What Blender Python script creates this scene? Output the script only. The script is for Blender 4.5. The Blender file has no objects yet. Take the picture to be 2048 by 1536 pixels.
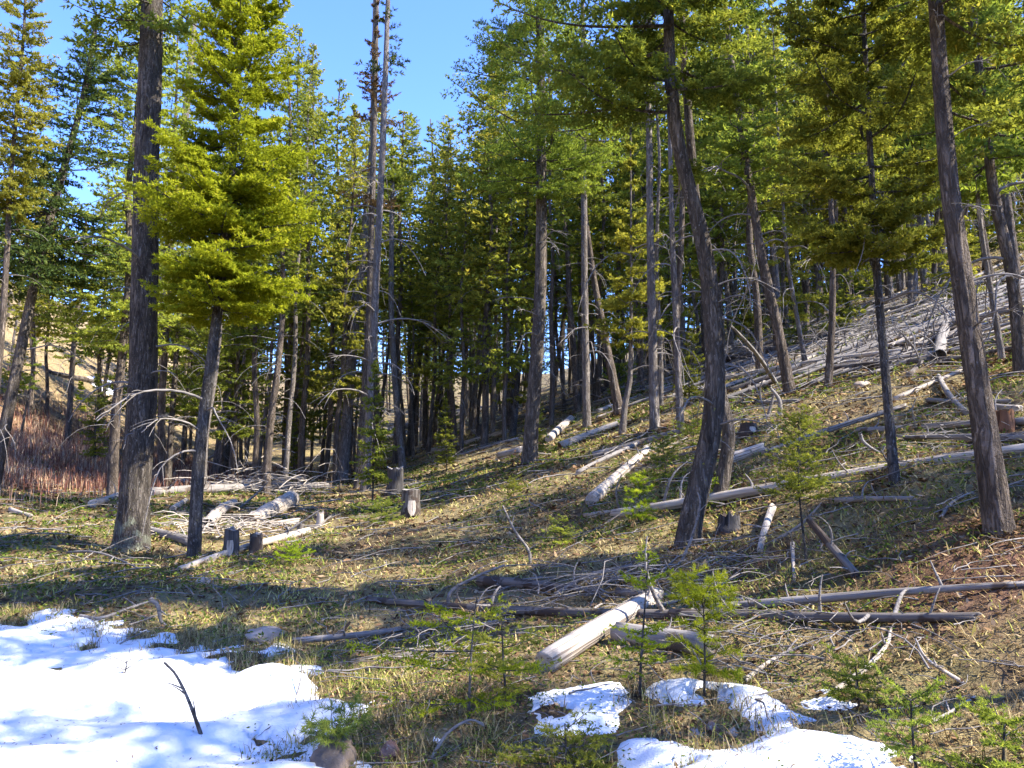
import bpy, math, random
import numpy as np
from mathutils import Vector, Matrix

# ------------------------------------------------------------------ camera, sky, sun, exposure
scene = bpy.context.scene
COL = scene.collection
EYE = np.array([0.0, 0.0, 1.62])
PITCH = math.radians(6.0)
HFOV = math.radians(66.0)
SUN_AZ = math.radians(102.0)      # clockwise from the view direction: the sun stands to the right
SUN_EL = math.radians(46.0)

cam_data = bpy.data.cameras.new("camera")
cam_data.sensor_width = 36.0
cam_data.lens = 18.0 / math.tan(HFOV / 2)
cam_data.clip_start = 0.05
cam_data.clip_end = 3000.0
cam = bpy.data.objects.new("camera", cam_data)
COL.objects.link(cam)
cam.location = EYE
cam.rotation_euler = (math.radians(90) + PITCH, 0, 0)
scene.camera = cam

world = bpy.data.worlds.new("World")
scene.world = world
world.use_nodes = True
wn = world.node_tree
wn.nodes.clear()
w_out = wn.nodes.new("ShaderNodeOutputWorld")
w_bg = wn.nodes.new("ShaderNodeBackground")
w_sky = wn.nodes.new("ShaderNodeTexSky")
w_sky.sky_type = 'NISHITA'
w_sky.sun_disc = False
w_sky.sun_elevation = SUN_EL
w_sky.sun_rotation = SUN_AZ
w_sky.altitude = 2200
w_sky.air_density = 0.9
w_sky.dust_density = 0.05
w_sky.ozone_density = 5.0
w_bg.inputs[1].default_value = 0.15
w_hs = wn.nodes.new("ShaderNodeHueSaturation")
w_hs.inputs["Hue"].default_value = 0.513
w_hs.inputs["Saturation"].default_value = 1.12
w_hs.inputs["Value"].default_value = 0.95
wn.links.new(w_sky.outputs[0], w_hs.inputs["Color"])
wn.links.new(w_hs.outputs[0], w_bg.inputs[0])
wn.links.new(w_bg.outputs[0], w_out.inputs[0])

sun_data = bpy.data.lights.new("sun", 'SUN')
sun_data.energy = 3.1
sun_data.angle = math.radians(0.53)
sun_data.color = (1.0, 0.92, 0.79)
sun = bpy.data.objects.new("sun", sun_data)
COL.objects.link(sun)
_sd = Vector((math.sin(SUN_AZ) * math.cos(SUN_EL), math.cos(SUN_AZ) * math.cos(SUN_EL), math.sin(SUN_EL)))
sun.rotation_euler = _sd.to_track_quat('Z', 'Y').to_euler()
sun.location = (30, 0, 40)

vs = scene.view_settings
vs.view_transform = 'Standard'
vs.look = 'None'
vs.exposure = 2.42
vs.gamma = 1.0
vs.use_curve_mapping = False
cy = scene.cycles
cy.max_bounces = 5
cy.diffuse_bounces = 3
cy.glossy_bounces = 2
cy.transmission_bounces = 3
cy.transparent_max_bounces = 4
cy.caustics_reflective = False
cy.caustics_refractive = False
cy.use_denoising = True
cy.use_adaptive_sampling = True
cy.adaptive_threshold = 0.02

# ------------------------------------------------------------------ small maths: noise, picking points, terrain
W_PX, H_PX = 2048.0, 1536.0
F_PX = (W_PX / 2) / math.tan(HFOV / 2)
CP, SP = math.cos(PITCH), math.sin(PITCH)


def _hash(i, j, seed):
    n = (i.astype(np.int64) * 374761393 + j.astype(np.int64) * 668265263 + seed * 974711) & 0x7fffffff
    n = ((n ^ (n >> 13)) * 1274126177) & 0x7fffffff
    n = n ^ (n >> 16)
    return (n & 0xffff) / 65535.0


def vnoise(x, y, seed=0):
    """smooth value noise, 0..1"""
    x = np.asarray(x, float); y = np.asarray(y, float)
    i = np.floor(x); j = np.floor(y)
    fx = x - i; fy = y - j
    fx = fx * fx * (3 - 2 * fx); fy = fy * fy * (3 - 2 * fy)
    i = i.astype(np.int64); j = j.astype(np.int64)
    a = _hash(i, j, seed); b = _hash(i + 1, j, seed)
    c = _hash(i, j + 1, seed); d = _hash(i + 1, j + 1, seed)
    return (a * (1 - fx) + b * fx) * (1 - fy) + (c * (1 - fx) + d * fx) * fy


def fbm(x, y, seed=0, octaves=4):
    s, a, t = 0.0, 1.0, 0.0
    for k in range(octaves):
        s = s + a * vnoise(np.asarray(x) * 2 ** k, np.asarray(y) * 2 ** k, seed + 17 * k)
        t += a; a *= 0.5
    return s / t


def smax(a, b, k):
    h = np.clip(0.5 + 0.5 * (a - b) / k, 0, 1)
    return b * (1 - h) + a * h + k * h * (1 - h)


def smin(a, b, k):
    return -smax(-a, -b, k)


def base_height(x, y):
    x = np.asarray(x, float); y = np.asarray(y, float)
    yy = np.clip(y, -40, 400)
    floor = 0.03 * yy + 0.14 * np.maximum(yy - 48.0, 0.0)
    floor = smin(floor, 26.0 + 0 * x, 8.0)
    right = -0.5 + 0.345 * np.clip(x, -400, 400) + 0.112 * yy
    right = smin(right, 34.0 + 0 * x, 10.0)
    left = -8.05 - 0.64 * np.clip(x, -400, 400) - 0.046 * yy
    left = smin(left, 24.0 + 0 * x, 8.0)
    return smax(smax(floor, right, 0.9), left, 2.5)


def height(x, y):
    x = np.asarray(x, float); y = np.asarray(y, float)
    r = np.hypot(x, y)
    far = np.clip(r / 25.0, 0.25, 1.0)
    n = (fbm(x * 0.35, y * 0.35, 3, 3) - 0.5) * 0.55 * far
    n += (fbm(x * 1.4, y * 1.4, 9, 3) - 0.5) * 0.16
    return base_height(x, y) + n


def ray(px, py):
    dx = (px - W_PX / 2) / F_PX
    dz = -(py - H_PX / 2) / F_PX
    v = np.array([dx, CP - dz * SP, SP + dz * CP])
    return v / v[1]                     # scaled so that y = 1: multiply by a distance


def at_depth(px, py, d):
    return EYE + ray(px, py) * d


def on_ground(px, py, lift=0.0):
    """where the line of sight through a pixel of the photograph meets the ground"""
    v = ray(px, py)
    t = np.concatenate([np.arange(1.5, 30, 0.05), np.arange(30, 260, 0.4)])
    P = EYE[None] + v[None] * t[:, None]
    g = P[:, 2] - height(P[:, 0], P[:, 1]) - lift
    k = np.argmax(g < 0)
    if g[k] >= 0:
        k = len(t) - 1
    if k > 0:
        a, b = g[k - 1], g[k]
        tt = t[k - 1] + (t[k] - t[k - 1]) * (a / (a - b) if a != b else 0)
    else:
        tt = t[0]
    return EYE + v * tt


def project(p):
    d = np.asarray(p, float) - EYE
    f = d[..., 1] * CP + d[..., 2] * SP
    u = -d[..., 1] * SP + d[..., 2] * CP
    f = np.where(np.abs(f) < 1e-6, 1e-6, f)
    return W_PX / 2 + F_PX * d[..., 0] / f, H_PX / 2 - F_PX * u / f, f


# ------------------------------------------------------------------ mesh helpers
def unit(v):
    return v / np.maximum(np.linalg.norm(v, axis=-1, keepdims=True), 1e-9)


def make_mesh(name, V, tris=None, quads=None, mats=(), tri_mat=None, quad_mat=None, smooth=True, attrs=None):
    V = np.ascontiguousarray(V, dtype=np.float32)
    nt = 0 if tris is None else len(tris)
    nq = 0 if quads is None else len(quads)
    me = bpy.data.meshes.new(name)
    me.vertices.add(len(V))
    me.vertices.foreach_set("co", V.ravel())
    idx, starts = [], []
    if nt:
        idx.append(np.asarray(tris, np.int32).ravel()); starts.append(np.arange(nt, dtype=np.int32) * 3)
    if nq:
        idx.append(np.asarray(quads, np.int32).ravel()); starts.append(np.arange(nq, dtype=np.int32) * 4 + nt * 3)
    idx = np.concatenate(idx); starts = np.concatenate(starts)
    me.loops.add(len(idx))
    me.loops.foreach_set("vertex_index", idx)
    me.polygons.add(nt + nq)
    me.polygons.foreach_set("loop_start", starts)
    mi = np.zeros(nt + nq, np.int32)
    if nt and tri_mat is not None: mi[:nt] = tri_mat
    if nq and quad_mat is not None: mi[nt:] = quad_mat
    for m in mats:
        me.materials.append(m)
    if mi.any():
        me.polygons.foreach_set("material_index", mi)
    sm = np.zeros(nt + nq, bool)
    sm[:] = smooth
    me.polygons.foreach_set("use_smooth", sm)
    if attrs:
        for k, a in attrs.items():
            at = me.attributes.new(k, 'FLOAT', 'POINT')
            at.data.foreach_set("value", np.ascontiguousarray(a, dtype=np.float32).ravel())
    me.update(calc_edges=True)
    return me


def tubes(P, R, sides=6):
    """many tubes at once: P (n, m, 3), R (n, m) -> vertices, quads"""
    P = np.asarray(P, float); R = np.asarray(R, float)
    n, m, _ = P.shape
    T = unit(np.gradient(P, axis=1))
    mt = unit(T.mean(axis=1))
    ref = np.where(np.abs(mt[:, 2:3]) < 0.8, np.array([[0, 0, 1.0]]), np.array([[1.0, 0, 0]]))
    U = unit(np.cross(T, ref[:, None, :]))
    Wv = np.cross(T, U)
    a = np.arange(sides) * 2 * math.pi / sides
    ring = P[:, :, None, :] + R[:, :, None, None] * (np.cos(a)[None, None, :, None] * U[:, :, None, :] + np.sin(a)[None, None, :, None] * Wv[:, :, None, :])
    V = ring.reshape(-1, 3)
    i = np.arange(n)[:, None, None] * (m * sides)
    j = np.arange(m - 1)[None, :, None] * sides
    k = np.arange(sides)[None, None, :]
    k2 = (k + 1) % sides
    Q = np.stack([i + j + k, i + j + k2, i + j + sides + k2, i + j + sides + k], -1).reshape(-1, 4)
    return V, Q


def smooth_path(pts, n):
    """Catmull-Rom through points, resampled to n points"""
    p = np.asarray(pts, float)
    if len(p) == 2:
        t = np.linspace(0, 1, n)[:, None]
        return p[0] * (1 - t) + p[1] * t
    q = np.vstack([2 * p[0] - p[1], p, 2 * p[-1] - p[-2]])
    out = []
    for k in range(len(p) - 1):
        p0, p1, p2, p3 = q[k:k + 4]
        t = np.linspace(0, 1, 24, endpoint=False)[:, None]
        out.append(0.5 * ((2 * p1) + (-p0 + p2) * t + (2 * p0 - 5 * p1 + 4 * p2 - p3) * t ** 2 + (-p0 + 3 * p1 - 3 * p2 + p3) * t ** 3))
    out = np.vstack(out + [p[-1:]])
    L = np.concatenate([[0], np.cumsum(np.linalg.norm(np.diff(out, axis=0), axis=1))])
    s = np.linspace(0, L[-1], n)
    return np.stack([np.interp(s, L, out[:, c]) for c in range(3)], 1)


def link(name, data, parent=None, loc=None, rot=None, kind=None):
    o = bpy.data.objects.new(name, data)
    COL.objects.link(o)
    if parent is not None: o.parent = parent
    if loc is not None: o.location = [float(c) for c in loc]
    if rot is not None: o.rotation_euler = rot
    if kind: o["kind"] = kind
    return o


def tag(o, label, cat, group=None):
    o["label"] = label; o["category"] = cat
    if group: o["group"] = group
    return o


# ------------------------------------------------------------------ materials
class NT:
    def __init__(self, name):
        self.m = bpy.data.materials.new(name)
        self.m.use_nodes = True
        self.t = self.m.node_tree
        self.t.nodes.clear()
        self.out = self.t.nodes.new("ShaderNodeOutputMaterial")

    def n(self, typ, **kw):
        nd = self.t.nodes.new("ShaderNode" + typ)
        for k, v in kw.items():
            if hasattr(nd, k) and not k.startswith("i_"):
                setattr(nd, k, v)
        return nd

    def l(self, a, b):
        self.t.links.new(a, b)

    def val(self, sock, v):
        if isinstance(v, (int, float)):
            sock.default_value = v
        elif isinstance(v, tuple):
            sock.default_value = v if len(v) == len(sock.default_value) else (*v, 1.0)
        else:
            self.l(v, sock)

    def math(self, op, a, b=0.0, c=None):
        nd = self.n("Math", operation=op)
        self.val(nd.inputs[0], a); self.val(nd.inputs[1], b)
        if c is not None: self.val(nd.inputs[2], c)
        return nd.outputs[0]

    def mix(self, fac, a, b, mode='MIX'):
        nd = self.n("MixRGB", blend_type=mode)
        self.val(nd.inputs[0], fac); self.val(nd.inputs[1], a); self.val(nd.inputs[2], b)
        return nd.outputs[0]

    def ramp(self, fac, stops):
        nd = self.n("ValToRGB")
        el = nd.color_ramp.elements
        while len(el) < len(stops): el.new(0.5)
        for e, (p, c) in zip(el, stops):
            e.position = p
            e.color = (*c, 1.0) if isinstance(c, tuple) else (c, c, c, 1.0)
        self.val(nd.inputs[0], fac)
        return nd.outputs[0]

    def noise(self, vec, scale, detail=4.0, rough=0.55, dist=0.0):
        nd = self.n("TexNoise")
        if vec is not None: self.l(vec, nd.inputs["Vector"])
        nd.inputs["Scale"].default_value = scale
        nd.inputs["Detail"].default_value = detail
        nd.inputs["Roughness"].default_value = rough
        nd.inputs["Distortion"].default_value = dist
        return nd.outputs[0]

    def coords(self, scale=(1, 1, 1), random_offset=True, which="Object"):
        tc = self.n("TexCoord")
        mp = self.n("Mapping")
        mp.inputs["Scale"].default_value = scale
        src = tc.outputs[which]
        if random_offset:
            oi = self.n("ObjectInfo")
            ad = self.n("VectorMath", operation='ADD')
            cm = self.n("CombineXYZ")
            r = self.math('MULTIPLY', oi.outputs["Random"], 37.0)
            self.l(r, cm.inputs[0]); self.l(r, cm.inputs[2])
            self.l(src, ad.inputs[0]); self.l(cm.outputs[0], ad.inputs[1])
            src = ad.outputs[0]
        self.l(src, mp.inputs["Vector"])
        return mp.outputs[0]

    def bump(self, h, strength=0.5, dist=0.02):
        nd = self.n("Bump")
        nd.inputs["Strength"].default_value = strength
        nd.inputs["Distance"].default_value = dist
        self.l(h, nd.inputs["Height"])
        return nd.outputs[0]

    def finish(self, color, rough=0.9, normal=None, spec=0.2, translucent=None, tr_color=None):
        if translucent:
            b = self.n("BsdfDiffuse")
            self.val(b.inputs["Color"], color)
            t = self.n("BsdfTranslucent")
            self.val(t.inputs[0], tr_color if tr_color is not None else color)
            mx = self.n("MixShader")
            mx.inputs[0].default_value = translucent
            self.l(b.outputs[0], mx.inputs[1]); self.l(t.outputs[0], mx.inputs[2])
            self.l(mx.outputs[0], self.out.inputs[0])
            return self.m
        b = self.n("BsdfPrincipled")
        self.val(b.inputs["Base Color"], color)
        self.val(b.inputs["Roughness"], rough)
        b.inputs["Specular IOR Level"].default_value = spec
        if normal is not None: self.l(normal, b.inputs["Normal"])
        self.l(b.outputs[0], self.out.inputs[0])
        return self.m


def bark_material(name, dark, light, fleck=0.62, lichen=0.7, red=None, foot=False):
    k = NT(name)
    c1 = k.coords((1, 1, 0.28))
    c2 = k.coords((1, 1, 1))
    big = k.noise(c1, 9, 5, 0.6, 0.4)
    c4 = k.coords((1, 1, 0.2))
    rid = k.math('ABSOLUTE', k.math('SUBTRACT', k.noise(c4, 24, 4, 0.6, 0.5), 0.5))
    crack = k.ramp(rid, [(0.0, 0.0), (0.11, 1.0)])
    col = k.ramp(big, [(0.3, dark), (0.72, light)])
    if red:
        col = k.mix(k.ramp(k.noise(c1, 3.0, 3), [(0.5, 0.0), (0.7, 0.8)]), col, red)
    col = k.mix(k.math('MULTIPLY', k.math('SUBTRACT', 1.0, crack), 0.6), col, tuple(0.45 * v for v in dark))
    fl = k.ramp(k.noise(k.coords((1, 1, 0.45)), 38, 4, 0.65), [(fleck - 0.02, 0.0), (fleck + 0.08, 1.0)])
    col = k.mix(k.math('MULTIPLY', fl, 0.6), col, (0.36, 0.345, 0.32))
    pl = k.ramp(k.noise(k.coords((1, 1, 0.10)), 13, 3, 0.6, 0.3), [(0.52, 0.0), (0.66, 0.55)])
    col = k.mix(k.math('MULTIPLY', pl, crack), col, tuple(1.7 * v for v in light))
    ye = k.ramp(k.noise(c2, 17, 4, 0.65), [(lichen, 0.0), (lichen + 0.03, 1.0)])
    col = k.mix(k.math('MULTIPLY', ye, 0.85), col, (0.30, 0.31, 0.055))
    if foot:                             # crust of pale grey-green lichen low on the trunk
        sx = k.n("SeparateXYZ"); tc = k.n("TexCoord"); k.l(tc.outputs["Object"], sx.inputs[0])
        low = k.math('ADD', k.noise(c2, 7, 5, 0.7), k.math('MULTIPLY', sx.outputs[2], -0.32))
        col = k.mix(k.math('MULTIPLY', k.ramp(low, [(0.40, 0.0), (0.47, 0.8)]), k.math('ADD', 0.35, k.math('MULTIPLY', crack, 0.6))), col, (0.24, 0.26, 0.19))
    h = k.math('ADD', k.math('MULTIPLY', crack, 0.8), k.noise(c2, 60, 4, 0.7))
    return k.finish(col, 0.92, k.bump(h, 1.0, 0.02), 0.15)


def wood_material(name, lo, hi, crack_col, bark=None, bark_amt=0.62):
    """grain runs along the object's own X axis"""
    k = NT(name)
    c1 = k.coords((0.9, 14, 14))
    c2 = k.coords((0.35, 26, 26))
    g = k.noise(c1, 3.0, 6, 0.65, 0.3)
    col = k.ramp(g, [(0.25, lo), (0.75, hi)])
    cr = k.ramp(k.noise(c2, 1.6, 3, 0.5, 0.2), [(0.36, 1.0), (0.43, 0.0)])
    col = k.mix(k.math('MULTIPLY', cr, 0.8), col, crack_col)
    c3 = k.coords((1, 1, 1))
    col = k.mix(k.ramp(k.noise(c3, 2.5, 3), [(0.45, 0.0), (0.75, 0.55)]), col, tuple(0.6 * v for v in lo))
    if bark:
        col = k.mix(k.ramp(k.noise(c3, 3.2, 4, 0.6), [(bark_amt, 0.0), (bark_amt + 0.04, 1.0)]), col, bark)
    h = k.math('SUBTRACT', g, k.math('MULTIPLY', cr, 0.7))
    return k.finish(col, 0.88, k.bump(h, 0.7, 0.01), 0.2)


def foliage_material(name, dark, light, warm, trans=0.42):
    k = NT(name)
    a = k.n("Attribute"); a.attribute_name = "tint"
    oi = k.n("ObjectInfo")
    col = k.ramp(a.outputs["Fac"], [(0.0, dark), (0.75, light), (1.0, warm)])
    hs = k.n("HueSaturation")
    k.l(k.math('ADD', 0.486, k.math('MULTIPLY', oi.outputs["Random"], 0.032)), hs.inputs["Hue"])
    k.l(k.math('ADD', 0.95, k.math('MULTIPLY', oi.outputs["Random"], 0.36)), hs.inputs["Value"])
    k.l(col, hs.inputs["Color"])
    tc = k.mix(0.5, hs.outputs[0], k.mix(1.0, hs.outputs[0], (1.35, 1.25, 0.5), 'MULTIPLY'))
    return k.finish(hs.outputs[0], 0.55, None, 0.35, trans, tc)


M = {}
M['bark_fir'] = bark_material("bark_fir", (0.058, 0.048, 0.039), (0.22, 0.185, 0.15), 0.61, 0.685)
M['bark_foot'] = bark_material("bark_foot", (0.048, 0.040, 0.034), (0.18, 0.155, 0.13), 0.61, 0.675, None, True)
M['bark_young'] = bark_material("bark_young", (0.05, 0.045, 0.042), (0.15, 0.14, 0.13), 0.585, 0.68)
M['bark_pine'] = bark_material("bark_pine", (0.125, 0.105, 0.09), (0.33, 0.295, 0.26), 0.66, 0.74)
M['bark_back'] = bark_material("bark_back", (0.066, 0.052, 0.041), (0.235, 0.19, 0.15), 0.645, 0.69)
M['wood_grey'] = wood_material("wood_grey", (0.13, 0.117, 0.106), (0.33, 0.305, 0.28), (0.06, 0.052, 0.046), (0.10, 0.078, 0.062), 0.60)
M['wood_pale'] = wood_material("wood_pale", (0.28, 0.24, 0.195), (0.54, 0.48, 0.41), (0.13, 0.10, 0.075), (0.24, 0.17, 0.115), 0.66)
M['wood_dark'] = wood_material("wood_dark", (0.085, 0.072, 0.062), (0.20, 0.178, 0.155), (0.03, 0.025, 0.02), (0.06, 0.045, 0.036), 0.5)
M['wood_rotten'] = wood_material("wood_rotten", (0.10, 0.05, 0.028), (0.26, 0.13, 0.07), (0.03, 0.016, 0.01))
M['wood_black'] = wood_material("wood_black", (0.03, 0.028, 0.027), (0.14, 0.13, 0.125), (0.012, 0.011, 0.01))  # near-black wood; some stump sides and log ends hold their shade in it
M['twig_grey'] = wood_material("twig_grey", (0.12, 0.107, 0.098), (0.32, 0.295, 0.27), (0.10, 0.09, 0.08))
M['twig_pale'] = wood_material("twig_pale", (0.30, 0.26, 0.215), (0.56, 0.50, 0.43), (0.2, 0.17, 0.14))
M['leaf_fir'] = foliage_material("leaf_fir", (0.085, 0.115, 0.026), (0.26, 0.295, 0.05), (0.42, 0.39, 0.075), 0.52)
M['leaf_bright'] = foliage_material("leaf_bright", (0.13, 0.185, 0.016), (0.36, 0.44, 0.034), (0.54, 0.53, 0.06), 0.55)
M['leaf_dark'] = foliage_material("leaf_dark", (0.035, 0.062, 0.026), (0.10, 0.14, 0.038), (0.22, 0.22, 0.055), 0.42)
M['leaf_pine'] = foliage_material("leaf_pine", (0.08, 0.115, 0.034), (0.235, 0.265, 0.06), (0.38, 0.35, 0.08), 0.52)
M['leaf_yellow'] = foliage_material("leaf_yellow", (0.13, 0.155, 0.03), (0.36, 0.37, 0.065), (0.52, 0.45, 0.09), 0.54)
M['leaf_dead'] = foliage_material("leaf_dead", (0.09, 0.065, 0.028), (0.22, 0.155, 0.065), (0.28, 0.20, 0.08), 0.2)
# ------------------------------------------------------------------ the ground: one sheet out to the horizon
rng = np.random.default_rng(11)


def ground_material():
    k = NT("forest_floor")
    g = k.n("NewGeometry")
    pos = g.outputs["Position"]
    a = k.n("Attribute"); a.attribute_name = "dry"
    r = k.n("Attribute"); r.attribute_name = "red"
    n1 = k.noise(pos, 0.9, 5, 0.6, 0.3)
    n2 = k.noise(pos, 9.0, 5, 0.7)
    n3 = k.noise(pos, 55.0, 4, 0.7)
    litter = k.ramp(n2, [(0.3, (0.045, 0.032, 0.022)), (0.7, (0.16, 0.115, 0.07))])
    grass = k.ramp(n3, [(0.3, (0.13, 0.105, 0.045)), (0.7, (0.36, 0.285, 0.145))])
    green = k.ramp(n3, [(0.3, (0.03, 0.045, 0.012)), (0.7, (0.12, 0.13, 0.035))])
    col = k.mix(k.ramp(n1, [(0.40, 0.0), (0.58, 1.0)]), litter, grass)
    col = k.mix(k.ramp(k.noise(pos, 0.6, 4, 0.6), [(0.55, 0.0), (0.68, 0.7)]), col, green)
    tan = k.ramp(n2, [(0.3, (0.17, 0.12, 0.065)), (0.7, (0.40, 0.30, 0.165))])
    tan = k.mix(k.ramp(k.noise(pos, 0.35, 5, 0.65, 0.5), [(0.48, 0.0), (0.62, 0.75)]), tan, (0.12, 0.10, 0.05))
    col = k.mix(a.outputs["Fac"], col, tan)
    redc = k.ramp(n2, [(0.3, (0.07, 0.03, 0.024)), (0.7, (0.20, 0.10, 0.07))])
    col = k.mix(k.math('MULTIPLY', r.outputs["Fac"], 0.8), col, redc)
    h = k.math('ADD', n2, k.math('MULTIPLY', n3, 0.5))
    return k.finish(col, 0.95, k.bump(h, 0.8, 0.05), 0.1)


def left_hill(x, y):
    return np.clip(((-8.05 - 0.64 * x - 0.046 * y) - 0.03 * y) / 3.0 + 0.15, 0, 1)


RED_A = on_ground(170, 915)[:2]
RED_B = on_ground(330, 925)[:2]
RED_C = on_ground(1990, 1130)[:2]
RED_D = on_ground(20, 940)[:2]


def red_zone(x, y):
    d1 = np.exp(-(((x - RED_A[0]) / 5.5) ** 2 + ((y - RED_A[1]) / 4.5) ** 2))
    d2 = np.exp(-(((x - RED_B[0]) / 5.0) ** 2 + ((y - RED_B[1]) / 3.5) ** 2))
    d4 = np.exp(-(((x - RED_D[0]) / 5.0) ** 2 + ((y - RED_D[1]) / 5.0) ** 2))
    d3 = 0.9 * np.exp(-(((x - RED_C[0]) / 0.9) ** 2 + ((y - RED_C[1]) / 0.9) ** 2))
    return np.clip(1.3 * np.maximum(np.maximum(d1, d4), np.maximum(d2, d3)), 0, 1)


rad = np.concatenate([np.linspace(0.0, 2.6, 10)[:-1], 2.6 * np.exp(np.linspace(0, math.log(700 / 2.6), 230))])
az = np.concatenate([np.radians(np.linspace(-50, 50, 280)), np.radians(np.linspace(53, 307, 70))])
RR, AA = np.meshgrid(rad, az, indexing='ij')
GX = RR * np.sin(AA); GY = RR * np.cos(AA)
GZ = height(GX, GY)
nr, na = RR.shape
ii = np.arange(nr - 1)[:, None] * na; jj = np.arange(na)[None, :]; j2 = (jj + 1) % na
GQ = np.stack([ii + jj, ii + na + jj, ii + na + j2, ii + j2], -1).reshape(-1, 4)[:, ::-1]
gm = make_mesh("ground", np.stack([GX, GY, GZ], -1).reshape(-1, 3), quads=GQ, mats=[ground_material()],
               attrs={"dry": left_hill(GX, GY).ravel() * (0.75 + 0.25 * fbm(GX * .5, GY * .5, 5).ravel()), "red": red_zone(GX, GY).ravel()})
link("ground", gm, kind="structure")


# ------------------------------------------------------------------ snow lying on the road edge
def snow_material():
    k = NT("snow")
    g = k.n("NewGeometry"); pos = g.outputs["Position"]
    n = k.noise(pos, 5.0, 5, 0.6)
    f = k.noise(pos, 90.0, 3, 0.7)
    dirt = k.ramp(k.noise(pos, 34.0, 5, 0.8), [(0.64, 0.0), (0.70, 1.0)])
    col = k.mix(k.math('MULTIPLY', dirt, 0.5), (0.78, 0.80, 0.83), (0.45, 0.38, 0.30))
    h = k.math('ADD', k.math('MULTIPLY', n, 1.0), k.math('MULTIPLY', f, 0.3))
    return k.finish(col, 0.6, k.bump(h, 0.6, 0.05), 0.25)


M['snow'] = snow_material()


def poly_distance(x, y, poly):
    """signed distance to a polygon, positive inside"""
    P = np.asarray(poly, float)
    d = np.full(x.shape, 1e9); inside = np.zeros(x.shape, bool)
    for a, b in zip(P, np.roll(P, -1, axis=0)):
        e = b - a
        t = np.clip(((x - a[0]) * e[0] + (y - a[1]) * e[1]) / max(e @ e, 1e-9), 0, 1)
        d = np.minimum(d, np.hypot(x - a[0] - t * e[0], y - a[1] - t * e[1]))
        c = ((a[1] > y) != (b[1] > y)) & (x < (b[0] - a[0]) * (y - a[1]) / (b[1] - a[1] + 1e-12) + a[0])
        inside ^= c
    return np.where(inside, d, -d)


def ground_outline(px):
    return [on_ground(*p)[:2] for p in px]


SNOW_OUTLINES = {
    'bank': ground_outline([(-500, 1248), (0, 1246), (70, 1228), (150, 1222), (210, 1250), (270, 1272), (400, 1285), (545, 1282), (575, 1300), (490, 1330), (520, 1350),
                            (630, 1335), (660, 1365), (700, 1400), (742, 1440), (770, 1480), (812, 1536), (830, 1700), (-900, 1700)]),
    'middle': ground_outline([(1040, 1428), (1090, 1395), (1155, 1365), (1240, 1362), (1215, 1405), (1200, 1450), (1110, 1456)]),
    'verge': ground_outline([(1325, 1372), (1400, 1375), (1500, 1383), (1545, 1394), (1560, 1420), (1600, 1436), (1680, 1470), (1760, 1492), (1890, 1540),
                             (1960, 1700), (1190, 1700), (1235, 1540), (1270, 1500), (1330, 1490), (1390, 1506), (1480, 1500), (1535, 1478), (1500, 1440), (1460, 1412), (1380, 1402)]),
    'clump': ground_outline([(1610, 1398), (1640, 1384), (1700, 1398), (1690, 1412), (1630, 1412)]),
    'crumb': ground_outline([(850, 1470), (880, 1462), (900, 1478), (880, 1500), (850, 1490)]),
}


def snow_depth(x, y, key):
    d = poly_distance(x, y, SNOW_OUTLINES[key])
    d = d + (fbm(x * 2.6, y * 2.6, 71, 5) - 0.5) * (0.75 if key == 'bank' else 0.30) + (0.0 if key == 'bank' else 0.06)
    hole = fbm(x * 5.0, y * 5.0, 83, 3) - 0.60
    d = np.where((hole > (0 if key == 'bank' else .04)) & (d < 0.55), np.minimum(d, -hole * 1.2 + 0.02), d)
    full = {'bank': 0.095, 'verge': 0.13}.get(key, 0.06)
    h = np.where(d > 0, full * (1 - np.exp(-np.maximum(d, 0) / 0.34)), d * 0.5)
    if key in ('bank', 'verge'):
        h = h + np.where(d > 0, np.minimum(d, 0.4) * ((fbm(x * 0.9, y * 1.9, 33, 2) - 0.5) * 0.55 + (fbm(x * 3, y * 3, 35, 2) - 0.5) * 0.16 + (fbm(x * 14, y * 14, 36, 2) - 0.5) * 0.05), 0)
    return h, d


def snow_sheet(key, step, label):
    P = np.asarray(SNOW_OUTLINES[key])
    x0, y0 = P.min(0) - 0.35; x1, y1 = P.max(0) + 0.35
    if key == 'bank': x0 = max(x0, -9.5)
    xs = np.arange(x0, x1, step); ys = np.arange(max(y0, 1.2), y1, step)
    X, Y = np.meshgrid(xs, ys, indexing='ij')
    h, d = snow_depth(X, Y, key)
    Z = height(X, Y) + h
    n0, n1 = X.shape
    idx = np.arange(n0 * n1).reshape(n0, n1)
    q = np.stack([idx[:-1, :-1], idx[1:, :-1], idx[1:, 1:], idx[:-1, 1:]], -1).reshape(-1, 4)
    keep = (d.ravel()[q] > -0.22).any(1)
    q = q[keep]
    used = np.unique(q); remap = np.full(n0 * n1, -1); remap[used] = np.arange(len(used))
    V = np.stack([X, Y, Z], -1).reshape(-1, 3)[used]
    o = link("snow_patch", make_mesh("snow_patch", V, quads=remap[q], mats=[M['snow']]), kind="structure")
    o["label"] = label
    return o


snow_sheet('bank', 0.04, "wide bright snow bank along the near edge")
snow_sheet('middle', 0.03, "small snow patch below the pale fallen log")
snow_sheet('verge', 0.03, "long snow strip curving round a brown island of litter")
snow_sheet('clump', 0.02, "small snow remnant beside the pale bent branch")
snow_sheet('crumb', 0.02, "crumb of snow at the edge of the snow bank")
SNOW_OUTLINES['far'] = ground_outline([(172, 752), (205, 755), (250, 778), (250, 796), (215, 790), (190, 772)])
snow_sheet('far', 0.25, "distant snow patch on the tan hillside under a dark log")


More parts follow.
